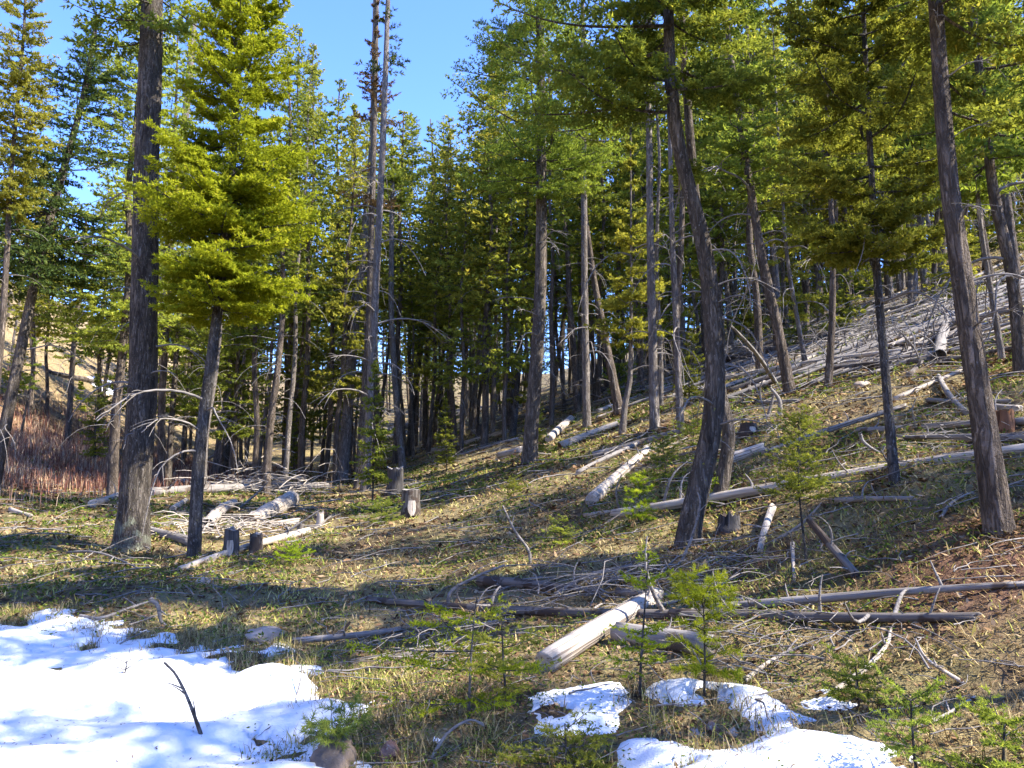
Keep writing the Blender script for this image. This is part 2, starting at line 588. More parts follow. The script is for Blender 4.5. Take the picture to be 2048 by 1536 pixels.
def in_snow(x, y, margin=0.0):
    r = np.zeros(np.shape(x), bool)
    for k in SNOW_OUTLINES:
        if k == 'far': continue
        P = np.asarray(SNOW_OUTLINES[k])
        b = (x > P[:, 0].min() - 0.6) & (x < P[:, 0].max() + 0.6) & (y < P[:, 1].max() + 0.6)
        if b.any():
            _, d = snow_depth(x[b], y[b], k)
            r[b] |= d > margin
    return r
# ------------------------------------------------------------------ trees
def twig_lines(L, rng, gap, sub, reach, droop, flat):
    """a conifer branch along +X: returns the spine and the short foliage-bearing lines (start, direction, length, tipness)"""
    s = np.linspace(0, 1, 9)
    lift = rng.uniform(0.02, 0.16)
    spine = np.stack([L * s, L * 0.06 * np.sin(s * 3 + rng.uniform(0, 6)), L * (-droop * np.sin(s * 2.6) + lift * s ** 2)], 1)
    S, D, LEN, TIP = [], [], [], []
    n = max(4, int(L * 0.9 / gap))
    ts = np.linspace(0.10, 0.985, n) + rng.uniform(-.02, .02, n)
    for k, t in enumerate(ts):
        p = np.array([np.interp(t, s, spine[:, c]) for c in range(3)])
        ln = L * reach * (1 - t) ** 0.65 * min(1, 0.35 + t * 2.2) * rng.uniform(0.65, 1.15) + 0.07
        sd = 1 if k % 2 else -1
        an = math.radians(rng.uniform(38, 66))
        d = np.array([math.cos(an), sd * math.sin(an), rng.uniform(-0.28, 0.22) * flat])
        d /= np.linalg.norm(d)
        S.append(p); D.append(d); LEN.append(ln); TIP.append(t)
        if sub > 0 and ln > 2.2 * sub:
            m = int(ln / sub)
            for q in range(1, m + 1):
                u = q / (m + 0.6)
                p2 = p + d * ln * u
                for sg in (1, -1):
                    a2 = sg * math.radians(rng.uniform(35, 60))
                    d2 = np.array([d[0] * math.cos(a2) - d[1] * math.sin(a2), d[0] * math.sin(a2) + d[1] * math.cos(a2), d[2] + rng.uniform(-.3, .25) * flat])
                    d2 /= np.linalg.norm(d2)
                    S.append(p2); D.append(d2); LEN.append(ln * 0.38 * (1.15 - u) * rng.uniform(.7, 1.2) + 0.04); TIP.append(0.3 + 0.7 * max(t, u))
    S.append(spine[-2]); d = unit(spine[-1] - spine[-2]); D.append(d); LEN.append(L * 0.12 + 0.05); TIP.append(1.0)
    return spine, np.array(S), np.array(D), np.array(LEN), np.array(TIP)


def branch_template(L, rng, gap=0.07, sub=0.10, reach=0.42, droop=0.10, flat=1.0, step=0.032, nl=0.045, nw=0.012, per=3):
    spine, S, D, LEN, TIP = twig_lines(L, rng, gap, sub, reach, droop, flat)
    cnt = np.maximum(2, (LEN / step).astype(int))
    idx = np.repeat(np.arange(len(S)), cnt)
    loc = np.concatenate([(np.arange(c) + rng.uniform(0, 1)) / c for c in cnt])
    p = S[idx] + D[idx] * (LEN[idx] * loc)[:, None]
    p[:, 2] -= 0.10 * (LEN[idx] * loc) ** 2
    tip = np.clip(0.55 * TIP[idx] + 0.45 * loc, 0, 1)
    p = np.repeat(p, per, 0); d = np.repeat(D[idx], per, 0); tip = np.repeat(tip, per)
    n = len(p)
    u = unit(rng.normal(size=(n, 3)))
    u = unit(u - d * np.sum(u * d, 1, keepdims=True))
    nd = unit(d * rng.uniform(0.45, 0.95, (n, 1)) + u * 0.8 + np.array([0, 0, 0.10]))
    ln = nl * rng.uniform(0.7, 1.3, (n, 1))
    w = unit(np.cross(nd, unit(rng.normal(size=(n, 3))))) * (nw * rng.uniform(0.7, 1.3, (n, 1)))
    tri = np.stack([p - w, p + w, p + nd * ln], 1)
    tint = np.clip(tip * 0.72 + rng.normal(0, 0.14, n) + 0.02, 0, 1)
    return spine, tri, np.repeat(tint, 3)


def rot_frame(azim, elev, roll=0.0):
    """rows: images of X, Y, Z"""
    ca, sa, ce, se = math.cos(azim), math.sin(azim), math.cos(elev), math.sin(elev)
    X = np.array([ca * ce, sa * ce, se]); Y = np.array([-sa, ca, 0.0]); Z = np.cross(X, Y)
    cr, sr = math.cos(roll), math.sin(roll)
    return np.array([X, Y * cr + Z * sr, -Y * sr + Z * cr])


def crown_mesh(name, path, z0, H, rmax, n_br, mats, seed, templates, profile='cone', bare=0.0, elev=(-0.12, 0.55), azrange=None, top=True, patchy=0.0, wood_r=0.014, extra=()):
    """path: trunk points (n,3) in the tree's own space, H its height; branches from height z0 up"""
    rng = np.random.default_rng(seed)
    zz = path[:, 2]
    V, TT, SP, SR = [], [], [], []
    hs = z0 + (H - z0) * np.sort(rng.uniform(0, 1, n_br) ** 1.08)
    ga = rng.uniform(0, 6.28)
    jobs = []
    for k, h in enumerate(hs):
        f = (h - z0) / max(H - z0, 1e-6)
        ga += 2.39996 + rng.uniform(-.5, .5)
        if patchy and vnoise(np.array([h * 1.1]), np.array([math.cos(ga) * 1.3 + math.sin(ga) * 1.7]), seed)[0] < patchy: continue
        if profile == 'cone': r = (1 - f) ** 0.85 * min(1, 0.55 + f * 3.0)
        elif profile == 'column': r = (1 - f) ** 0.55 * min(1, 0.6 + f * 2.0)
        elif profile == 'plump': r = (1 - f) ** 0.42 * min(1, 0.62 + f * 1.6)
        elif profile == 'round': r = (math.sin(math.pi * min(1, 0.22 + 0.78 * f)) ** 0.7) * (1 if f < 0.9 else 0.7)
        else: r = (1 - f) ** 0.7
        L = max(0.16, rmax * r * rng.uniform(0.65, 1.15))
        jobs.append((h, ga, elev[0] + (elev[1] - elev[0]) * f + rng.uniform(-.13, .13), L))
    jobs += list(extra)
    for (h, a, e, L) in jobs:
        base = np.array([np.interp(h, zz, path[:, c]) for c in range(3)])
        sp, tri, tint = templates[rng.integers(len(templates))]
        sc = L / sp[-1, 0]
        # keep needle size: scale positions of the triangles' anchor, not their size
        R = rot_frame(a, e, rng.uniform(-.25, .25))
        anchor = tri[:, :1, :]
        fl = 1.0 if rng.uniform() < .5 else -1.0
        q = anchor * sc + (tri - anchor) * max(0.75, min(1.25, sc ** 0.3))
        q = q * np.array([1, fl, 1])
        if sc < 0.55:
            keep = rng.uniform(0, 1, len(q)) < max(0.3, sc * 1.6)
            q = q[keep]; tt = tint.reshape(-1, 3)[keep].ravel()
        else:
            tt = tint
        V.append((q @ R).reshape(-1, 3) + base)
        TT.append(np.clip(tt + rng.normal(0, 0.07), 0, 1))
        SP.append((sp * sc * np.array([1, fl, 1])) @ R + base)
        SR.append(np.linspace(1, 0.25, len(sp)) * (wood_r * (0.4 + L / 1.6)))
    if not V:
        V = [np.zeros((3, 3))]; TT = [np.zeros(3)]
    V = np.concatenate(V); TT = np.concatenate(TT)
    if SP:
        WV, WQ = tubes(np.array(SP), np.array(SR), 4)
    else:
        WV = np.zeros((0, 3)); WQ = np.zeros((0, 4), int)
    nl = len(V)
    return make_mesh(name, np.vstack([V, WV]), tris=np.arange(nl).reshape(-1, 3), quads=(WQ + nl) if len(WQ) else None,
                     mats=mats, tri_mat=0, quad_mat=1, smooth=False, attrs={"tint": np.concatenate([TT, np.zeros(len(WV))])})


def trunk_mesh(name, path, radius, mat, seed, sides=18, rings=140, amp=0.06, flare=0.45, flare_h=0.3, knots=0):
    """tapered trunk with a root flare and a rough bark outline"""
    P = smooth_path(path, rings)
    h = np.concatenate([[0], np.cumsum(np.linalg.norm(np.diff(P, axis=0), axis=1))])
    R = np.interp(h / h[-1], np.linspace(0, 1, len(radius)), radius)
    V, Q = tubes(P[None], R[None], sides)
    V = V.reshape(rings, sides, 3)
    c = P[:, None, :]
    d = V - c
    ang = np.arange(sides) * 2 * math.pi / sides
    A, Hh = np.meshgrid(ang, h)
    n = fbm(np.cos(A) * 2.2 + 5 + Hh * 0.4, np.sin(A) * 2.2 + Hh * 1.1, seed, 2) - 0.5
    n += 0.7 * (vnoise(A * sides / 6.28 * 0.9, Hh * 5.0, seed + 5) - 0.5)
    if sides >= 20:
        rdg = 1 - np.abs(2 * vnoise(A * 3.6 + 0.6 * np.sin(Hh * 2.1), Hh * 2.2, seed + 9) - 1)
        n -= 0.9 * np.clip(rdg - 0.62, 0, 1)
    lob = 1 + 0.28 * np.cos(A * 5 + seed)
    fl = flare * np.exp(-Hh / flare_h) * lob
    V = c + d * (1 + amp * 2 * n + fl)[..., None]
    V = V.reshape(-1, 3)
    top = len(V)
    V = np.vstack([V, P[-1:]])
    tri = [[(rings - 1) * sides + k, (rings - 1) * sides + (k + 1) % sides, top] for k in range(sides)]
    return make_mesh(name, V, tris=np.array(tri), quads=Q, mats=[mat])


def dead_branch_mesh(name, L, seed, curl=0.5, mat=None, twigs=5):
    """bare curved branch along +X that sags and curls up at its end, with a few side twigs"""
    r = np.random.default_rng(seed)
    s = np.linspace(0, 1, 10)
    pts = np.stack([L * (s - 0.25 * curl * s ** 2.2), L * 0.18 * r.uniform(-1, 1) * s ** 1.5 + L * 0.03 * np.sin(s * 9), L * (0.16 * np.sin(s * 2.2) - curl * s ** 2.0)], 1)
    P = [pts]; R = [np.linspace(0.016, 0.005, 10) * (0.6 + L * 0.5)]
    for k in range(twigs):
        t = r.uniform(0.35, 0.95)
        b = np.array([np.interp(t, s, pts[:, c]) for c in range(3)])
        d = unit(np.array([r.uniform(0.3, 1), r.uniform(-1, 1), r.uniform(-0.7, 0.5)]))
        l = L * r.uniform(0.12, 0.35)
        q = b + d * (l * s)[:, None] + np.array([0, 0, -0.3 * l]) * (s ** 2)[:, None]
        P.append(q); R.append(np.linspace(0.006, 0.002, 10) * (0.6 + L * 0.5))
    V, Q = tubes(np.array(P), np.array(R), 5)
    return make_mesh(name, V, quads=Q, mats=[mat or M['twig_grey']])


TR = np.random.default_rng(5)
T_FINE = [branch_template(TR.uniform(1.0, 1.4), TR, 0.075, 0.085, 0.44, 0.08, 1.0, 0.036, 0.055, 0.0125, 4) for _ in range(7)]
T_NEAR = [branch_template(TR.uniform(1.6, 2.1), TR, 0.085, 0.10, 0.36, 0.10, 1.3, 0.040, 0.052, 0.013, 3) for _ in range(6)]
T_MID = [branch_template(TR.uniform(1.2, 1.6), TR, 0.11, 0.14, 0.40, 0.09, 1.2, 0.064, 0.088, 0.021, 3) for _ in range(7)]
T_FAR = [branch_template(TR.uniform(1.2, 1.6), TR, 0.15, 0.26, 0.42, 0.10, 1.4, 0.10, 0.125, 0.036, 4) for _ in range(7)]
T_PINE = [branch_template(TR.uniform(1.0, 1.5), TR, 0.16, 0.20, 0.40, -0.02, 1.8, 0.09, 0.13, 0.021, 5) for _ in range(6)]

DEAD = [dead_branch_mesh("dead_branch", l, 40 + i, c, twigs=t) for i, (l, c, t) in enumerate([(1.1, .55, 3), (0.8, .9, 2), (1.5, .35, 6), (0.6, .2, 2), (1.2, 1.0, 3), (0.9, .1, 4)])]


def hang_dead(tree, path, radius, spots, seed):
    r = random.Random(seed)
    H = path[-1][2]
    for (h, a, sc, kind) in spots:
        b = [float(np.interp(h, path[:, 2], path[:, c])) for c in range(3)]
        o = link("dead_branch", DEAD[kind % len(DEAD)], tree, b, (r.uniform(-.3, .3), r.uniform(-.25, .15), a))
        o.scale = (sc, sc, sc)


def hero_tree(pts, w, H, label, cat, bark='bark_fir', leaf='leaf_fir', crown=None, dead=0, dead_range=(0.8, 5), dist=None, name="fir_tree", group=None, seed=1, sides=18, flare=0.32, depth_lean=0.0, dead_scale=(0.6, 1.3), top_taper=0.1, amp=0.06, rings=140):
    """pts: pixel path of the trunk from its foot upwards; w: trunk widths in pixels at the first and last of them"""
    foot = on_ground(*pts[0])
    d = foot[1] if dist is None else dist
    if dist is not None:
        foot = at_depth(pts[0][0], pts[0][1], d)
        foot[2] = float(height(foot[0], foot[1]))
    wp = [foot] + [at_depth(x, y, d + depth_lean * k) for k, (x, y) in enumerate(pts[1:], 1)]
    wp = np.array(wp) - foot
    r0 = 0.5 * w[0] * d / F_PX; r1 = 0.5 * w[1] * d / F_PX
    zl = wp[-1][2]
    H = max(H, zl + 0.5)
    # carry the stem on above the last point, easing back to vertical
    dirn = unit(wp[-1] - wp[-2])
    n_up = 5
    up = []
    p = wp[-1].copy(); stepz = (H - zl) / n_up
    for k in range(n_up):
        dirn = unit(dirn * 0.7 + np.array([0, 0, 0.3]))
        p = p + dirn * (stepz / max(dirn[2], 0.4)); up.append(p.copy())
    path = smooth_path(np.vstack([wp - np.array([[0, 0, 0.12]]) * (np.arange(len(wp)) == 0)[:, None], up]), 60)
    H = path[-1][2]
    fr = zl / H
    k = np.linspace(0, 1, 30)
    rad_ = np.where(k < fr, r0 + (r1 - r0) * k / max(fr, 1e-3), r1 + (0.012 - r1) * np.clip((k - fr) / max(1 - fr, 1e-3), 0, 1))
    t = link(name, None, None, foot)
    tag(t, label, cat, group)
    link("trunk", trunk_mesh("trunk", path, rad_, M[bark], seed, sides, rings, amp, flare, 0.28), t)
    if crown:
        c = dict(crown)
        y0 = c.pop('y0', None)
        z0 = (at_depth(pts[-1][0], y0, d) - foot)[2] if y0 is not None else c.pop('z0')
        c.pop('z0', None)
        tmpl = c.pop('tmpl', T_MID)
        link("crown", crown_mesh("crown", path, z0, H, c.pop('r'), c.pop('n'), [M[leaf], M[bark]], seed + 7, tmpl, **c), t)
    if dead:
        rr = random.Random(seed)
        hang_dead(t, path, rad_, [(rr.uniform(*dead_range), rr.uniform(0, 6.28), rr.uniform(*dead_scale), rr.randrange(6)) for _ in range(dead)], seed)
    return t, path, foot, d


hero_tree([(262, 1098), (285, 760), (292, 400), (305, 0)], (58, 43), 21, "thick dark rough-barked fir trunk with pale lichen at its foot", "tree", bark='bark_foot', crown=dict(y0=95, r=2.2, n=95, tmpl=T_MID, elev=(-.25, .5), patchy=.3),
          dead=16, dead_range=(1.6, 7.0), seed=21, sides=56, rings=300, flare=0.5, amp=0.075)
hero_tree([(387, 1118), (400, 900), (428, 680), (455, 450), (472, 200), (480, 0)], (26, 12), 10.2, "bright green bushy young fir beside the thick dark trunk", "tree", bark='bark_young', leaf='leaf_bright',
          crown=dict(y0=640, r=1.6, n=150, tmpl=T_FINE, profile='plump', elev=(-.10, .6)), dead=4, dead_range=(1.2, 3.2), seed=33, flare=0.2, amp=.04)
hero_tree([(437, 955), (465, 760), (500, 560), (520, 350)], (30, 17), 15, "leaning brown fir trunk just behind the bright green young fir", "tree", crown=dict(z0=5.0, r=2.0, n=90, tmpl=T_MID), dead=10, seed=41)
hero_tree([(255, 905), (290, 760), (335, 520), (372, 220), (388, 40)], (24, 13), 19, "sunlit grey trunk leaning out behind the thick dark fir", "tree", leaf='leaf_yellow', bark='bark_pine', crown=dict(z0=5.5, r=2.2, n=100, tmpl=T_MID, patchy=.35), dead=14, dead_range=(3, 11), seed=43)
hero_tree([(-5, 795), (75, 540), (130, 330), (165, 200), (190, 60)], (24, 9), 13, "dark conifer leaning right on the far left slope", "tree", leaf='leaf_dark', crown=dict(y0=560, r=3.2, n=130, tmpl=T_MID, elev=(-.3, .5), patchy=.2), dead=8, seed=47, dist=21)
hero_tree([(135, 893), (150, 660), (165, 560), (172, 450)], (12, 6), 9, "thin dark conifer standing on the left slope above red shrubs", "tree", crown=dict(y0=720, r=1.6, n=60, tmpl=T_MID, patchy=.3), dead=8, seed=49)
hero_tree([(40, 878), (60, 770), (70, 700)], (5, 2), 3.2, "spindly pale sapling among the red shrubs", "tree", bark='bark_young', crown=dict(y0=790, r=0.6, n=14, tmpl=T_MID), seed=51, sides=8, rings=30)
hero_tree([(335, 978), (345, 820), (357, 650), (362, 560)], (13, 8), 10, "thin straight fir between the thick dark trunk and the bright green fir", "tree", crown=dict(y0=820, r=1.5, n=70, tmpl=T_MID, patchy=.35), dead=8, seed=53)
hero_tree([(684, 962), (712, 620), (728, 480), (745, 300), (752, 0)], (22, 12), 17, "pale grey pine pole, leftmost stem of the clump of three", "tree", bark='bark_pine', leaf='leaf_pine', crown=dict(y0=-60, r=1.5, n=45, tmpl=T_PINE, patchy=.3), dead=26, dead_range=(2.0, 9.5), seed=55, name="pine_tree", dead_scale=(.7, 1.6))
hero_tree([(715, 975), (735, 705), (742, 500), (748, 250), (753, 0)], (16, 9), 16, "dark middle stem of the clump of three poles", "tree", bark='bark_fir', leaf='leaf_dead', crown=dict(y0=420, r=1.4, n=40, tmpl=T_MID, patchy=.4), dead=28, dead_range=(2.5, 10), seed=57, name="pine_tree", dead_scale=(.7, 1.7))
hero_tree([(730, 980), (742, 760), (752, 560), (765, 300), (776, 0)], (19, 10), 15.5, "tall weathered stem with bare crooked branches in the clump of three", "tree", bark='bark_pine', leaf='leaf_dark', crown=dict(y0=150, r=1.1, n=26, tmpl=T_PINE, patchy=.3), dead=34, dead_range=(2.0, 10.5), seed=59, name="pine_tree", dead_scale=(.7, 1.8))
hero_tree([(806, 936), (793, 800), (783, 640), (783, 480), (786, 330)], (14, 9), 12, "slim grey stem bowing left behind the tall grey stump", "tree", bark='bark_pine', leaf='leaf_fir', crown=dict(y0=420, r=1.3, n=60, tmpl=T_MID, patchy=.3), dead=10, seed=61)
hero_tree([(817, 912), (830, 780), (850, 620), (862, 480), (868, 330)], (14, 7), 10.4, "dense narrow fir leaning right from a shared foot, below the sky gap", "tree", leaf='leaf_fir', crown=dict(y0=700, r=1.75, n=120, tmpl=T_MID), dead=8, seed=63)
hero_tree([(1057, 927), (1070, 760), (1080, 600), (1083, 400), (1080, 0)], (29, 16), 17, "straight dark fir with broad layered crown in the middle", "tree", leaf='leaf_fir', crown=dict(y0=400, r=2.7, n=115, tmpl=T_FINE, elev=(-.05, .5), profile='cone', patchy=.2), dead=12, dead_range=(1.8, 6), seed=65, sides=36, rings=240)
hero_tree([(1025, 872), (1035, 760), (1048, 560), (1055, 380)], (13, 7), 9.2, "small yellow-green fir with drooping sprays left of the straight dark fir", "tree", leaf='leaf_yellow', bark='bark_young', crown=dict(y0=800, r=1.55, n=90, tmpl=T_MID, patchy=.25), dead=5, seed=67)
hero_tree([(1174, 858), (1170, 640), (1168, 400), (1166, 100)], (16, 10), 18, "sunlit smooth grey pine pole right of the straight dark fir", "tree", bark='bark_pine', leaf='leaf_pine', crown=dict(y0=60, r=1.7, n=60, tmpl=T_PINE), dead=8, seed=69, name="pine_tree")
hero_tree([(1240, 828), (1215, 700), (1190, 570), (1172, 440)], (20, 9), 11, "mossy trunk leaning left between two grey pine poles", "tree", bark='bark_back', leaf='leaf_fir', crown=dict(y0=420, r=1.5, n=60, tmpl=T_MID, patchy=.2), dead=8, seed=71)
hero_tree([(1310, 862), (1304, 640), (1300, 450), (1298, 250)], (20, 12), 16, "straight grey pine pole with flaky bark, left of the curved fir", "tree", bark='bark_pine', leaf='leaf_pine', crown=dict(y0=230, r=1.5, n=70, tmpl=T_PINE), dead=8, seed=73, name="pine_tree")
hero_tree([(1362, 868), (1352, 640), (1344, 450), (1340, 250)], (15, 9), 15, "thinner grey pine pole close behind the curved fir", "tree", bark='bark_pine', leaf='leaf_pine', crown=dict(y0=250, r=1.4, n=60, tmpl=T_PINE), dead=8, seed=75, name="pine_tree")
hero_tree([(1370, 1095), (1383, 1040), (1404, 950), (1424, 850), (1430, 740), (1420, 580), (1402, 470), (1382, 390), (1357, 290), (1341, 150), (1336, 0)], (46, 21), 12, "big fir with a curved swept foot, nearest in the middle", "tree", leaf='leaf_fir',
          crown=dict(y0=330, r=1.6, n=62, patchy=.15, tmpl=T_NEAR, elev=(-.15, .5), profile='cone', extra=[(4.6, 3.3, .05, 1.7), (4.3, 3.0, .0, 1.6), (4.9, 2.7, .1, 1.8), (4.2, 3.6, .1, 1.35), (5.0, 3.2, .12, 1.75), (4.7, 0.2, -.1, 1.2), (4.4, 5.6, -.1, 1.1)]),
          dead=12, dead_range=(0.9, 3.6), seed=77, sides=48, rings=280, flare=0.2, amp=.075, dead_scale=(.35, .8))
hero_tree([(1432, 1010), (1450, 930), (1457, 860), (1440, 780), (1425, 640), (1400, 480), (1385, 330)], (27, 18), 11, "rim-lit second trunk hidden close behind the curved fir", "tree", crown=dict(y0=200, r=1.3, n=30, tmpl=T_NEAR, patchy=.2), dead=5, dead_range=(2, 4), seed=79, sides=36, rings=200, dead_scale=(.35, .8))
hero_tree([(1582, 785), (1560, 680), (1525, 520), (1492, 320), (1470, 180)], (22, 13), 13, "brown trunk leaning left uphill of the curved fir", "tree", bark='bark_back', leaf='leaf_fir', crown=dict(y0=420, r=1.5, n=80, tmpl=T_MID, patchy=.2), dead=10, seed=81)
hero_tree([(1655, 775), (1664, 640), (1665, 500), (1657, 300)], (15, 9), 12, "slender upright fir with moss beside two crossing logs", "tree", bark='bark_back', leaf='leaf_fir', crown=dict(y0=480, r=1.4, n=80, tmpl=T_MID, patchy=.25), dead=8, seed=83)
hero_tree([(1612, 728), (1595, 640), (1575, 520), (1565, 400)], (10, 6), 9, "thin lit fir leaning left between two brown trunks", "tree", bark='bark_pine', leaf='leaf_yellow', crown=dict(y0=640, r=1.2, n=60, tmpl=T_MID, patchy=.3), dead=6, seed=84)
hero_tree([(1790, 965), (1772, 760), (1755, 560), (1740, 300), (1725, 0)], (19, 9), 8.6, "slender spotted young fir standing before the long pale log", "tree", bark='bark_young', leaf='leaf_fir', crown=dict(y0=520, r=1.15, n=120, tmpl=T_NEAR, profile='column', elev=(.0, .6)), dead=6, dead_range=(1.2, 3), seed=85, dead_scale=(.3, .7))
hero_tree([(2000, 1060), (1965, 830), (1930, 600), (1895, 330), (1870, 0)], (50, 28), 11, "tall reddish-brown fir trunk near the far right", "tree", leaf='leaf_fir', bark='bark_back', crown=dict(y0=60, r=1.6, n=70, tmpl=T_NEAR, patchy=.2, extra=[(3.6, 0.2, -.1, 1.1), (3.2, 0.5, -.15, 0.9), (4.0, 0.0, 0, 1.3), (2.9, -.2, -.2, .8)]), dead=9, dead_range=(1.0, 4.2), seed=87, sides=40, rings=240, dead_scale=(.3, .7))
hero_tree([(2044, 745), (2025, 560), (1990, 400), (1972, 260)], (27, 18), 12, "dark trunk at the right edge behind the reddish fir", "tree", bark='bark_back', leaf='leaf_fir', crown=dict(y0=330, r=1.8, n=80, tmpl=T_MID), dead=8, seed=89)
hero_tree([(2006, 720), (1985, 600), (1965, 480), (1950, 330)], (12, 8), 10, "thin grey stem beside the dark trunk at the right edge", "tree", bark='bark_pine', leaf='leaf_fir', crown=dict(y0=400, r=1.2, n=60, tmpl=T_MID, patchy=.2), dead=8, seed=91)
hero_tree([(885, 890), (882, 760), (880, 640), (884, 560)], (11, 6), 5.4, "thin pole fir with light lower sprays left of the cut stump", "tree", bark='bark_young', leaf='leaf_fir', crown=dict(y0=830, r=1.3, n=70, tmpl=T_MID, patchy=.2), dead=4, seed=93)
hero_tree([(1243, 870), (1250, 810), (1260, 755), (1262, 640)], (14, 7), 6.5, "split reddish fir stem beside the grey pine poles", "tree", bark='bark_pine', leaf='leaf_yellow', crown=dict(y0=700, r=1.2, n=60, tmpl=T_MID, patchy=.2), dead=3, seed=95)
# ------------------------------------------------------------------ the stand behind: copies of a few grown trees
PR = np.random.default_rng(77)


def proto(kind, H, z0, r, n, leaf, bark, seed, bend, dead, patchy=0.15, profile='cone', tmpl=None):
    rg = np.random.default_rng(seed)
    z = np.linspace(0, H, 8)
    path = np.stack([bend * np.sin(z / H * 2.0) + 0.06 * np.sin(z * 0.9 + seed), 0.5 * bend * np.cos(z / H * 2.5) - 0.5 * bend + 0.05 * np.sin(z * 1.1), z], 1)
    path[0, 2] = -0.4
    rb = 0.0070 * H
    tm = trunk_mesh("trunk", path, np.linspace(rb, 0.02, 20), M[bark], seed, 9, 40, 0.05, 0.35, 0.25)
    p2 = smooth_path(path, 40)
    cm = crown_mesh("crown", p2, z0, H, r, n, [M[leaf], M[bark]], seed, tmpl or T_FAR, profile=profile, patchy=patchy, elev=(-.2, .55), wood_r=0.012)
    P, R = [], []
    s = np.linspace(0, 1, 6)
    for _ in range(dead):
        h = rg.uniform(0.08 * H, max(z0, 0.3 * H) + 0.1 * H); a = rg.uniform(0, 6.28); L = rg.uniform(.5, 1.7); c = rg.uniform(.1, .9)
        b = np.array([np.interp(h, p2[:, 2], p2[:, q]) for q in range(3)])
        d = np.array([math.cos(a), math.sin(a), 0])
        P.append(b + d * (L * (s - .2 * s ** 2))[:, None] + np.array([0, 0, L]) * (0.15 * np.sin(s * 2) - c * s ** 2)[:, None])
        R.append(np.linspace(.013, .005, 6))
    V, Q = tubes(np.array(P), np.array(R), 3)
    dm = make_mesh("dead_branches", V, quads=Q, mats=[M['twig_grey']])
    return dict(kind=kind, H=H, trunk=tm, crown=cm, dead=dm, lean=0)


PROTO = [
    proto('fir', 14, 4.8, 1.75, 120, 'leaf_fir', 'bark_back', 201, .25, 16, .2, 'column'),
    proto('fir', 15, 5.6, 1.7, 105, 'leaf_fir', 'bark_back', 202, -.3, 20, .2, 'column'),
    proto('fir', 13, 3.3, 1.8, 105, 'leaf_yellow', 'bark_back', 203, .15, 12, .2, 'column'),
    proto('fir', 16, 6.5, 1.5, 90, 'leaf_fir', 'bark_back', 204, .4, 24, .2, 'column'),
    proto('fir', 12, 2.2, 1.8, 110, 'leaf_fir', 'bark_back', 205, -.15, 8, .25),
    proto('pine', 16, 8.5, 1.35, 75, 'leaf_pine', 'bark_pine', 206, .2, 18, .1, 'round', None),
    proto('pine', 15, 7.5, 1.3, 70, 'leaf_pine', 'bark_pine', 207, -.25, 22, .1, 'round', None),
    proto('pine', 17, 9.5, 1.4, 75, 'leaf_yellow', 'bark_pine', 208, .1, 20, .1, 'column', None),
    proto('snag', 12, 10.5, 0.5, 6, 'leaf_dead', 'bark_pine', 209, .2, 30, .3),
]
SMALL = [
    proto('small', 4.5, 0.5, 1.15, 70, 'leaf_yellow', 'bark_young', 221, .08, 4, .1, 'cone', T_FAR),
    proto('small', 3.2, 0.3, 0.95, 60, 'leaf_fir', 'bark_young', 222, -.05, 3, .1, 'cone', T_FAR),
    proto('small', 6.0, 0.9, 1.25, 80, 'leaf_fir', 'bark_young', 223, .1, 6, .1, 'cone', T_FAR),
]


def sky_limit(px):
    """how high (pixel row) the crowns of the far stand may rise, read along the skyline"""
    return float(np.interp(px, [0, 60, 110, 330, 360, 560, 640, 700, 770, 800, 880, 925, 960, 1010, 1100, 1250, 2048],
                           [300, 330, 330, 300, 140, 60, 175, 185, 225, 235, 228, 230, 175, 110, 30, -400, -400]))


HERO_XY = [(o.location.x, o.location.y) for o in bpy.data.objects if o.type == 'EMPTY']


def place(pr, x, y, H, rz, name, label, cat, group=None, lean=(0, 0)):
    z = float(height(x, y))
    s = H / pr['H']
    t = link(name, None, None, (x, y, z - 0.05), (lean[0], lean[1], rz))
    wf = 0.9 + 0.5 * ((x * 7.31 + y * 3.17) % 1.0)
    t.scale = (s * wf, s * wf * 0.95, s)
    tag(t, label, cat, group)
    link("trunk", pr['trunk'], t)
    link("crown", pr['crown'], t)
    d = link("dead_branches", pr['dead'], t); d["kind"] = "stuff"
    return t


LAND = [(-999, "on the left-edge slope"), (120, "behind the leaning dark conifer"), (215, "behind the thick dark trunk"), (320, "behind the thin straight fir"),
        (400, "behind the bright green fir"), (545, "right of the bright green fir"), (630, "left of the pole clump"), (690, "behind the pole clump"), (775, "behind the bowed grey stem"),
        (850, "below the open sky"), (930, "left of the straight dark fir"), (1035, "behind the straight dark fir"), (1100, "left of the sunlit pole"), (1170, "behind the mossy leaning trunk"),
        (1260, "behind the flaky pine poles"), (1375, "behind the curved fir"), (1465, "above the brown leaning trunk"), (1590, "above the upright mossy fir"),
        (1690, "uphill of the spotted fir"), (1790, "uphill of the jagged log"), (1900, "behind the reddish fir")]
LOOKS = ["full-crowned fir", "half-bare fir", "yellowish full fir", "high-crowned fir", "low-skirted fir", "round-topped pine", "slim round-topped pine", "yellowish column pine", "dead snag"]
ORD = ["leftmost", "second", "third", "fourth", "fifth", "sixth", "seventh", "eighth", "ninth", "tenth"]


def land_of(px):
    r = LAND[0][1]
    for a, b in LAND:
        if px >= a: r = b
    return r


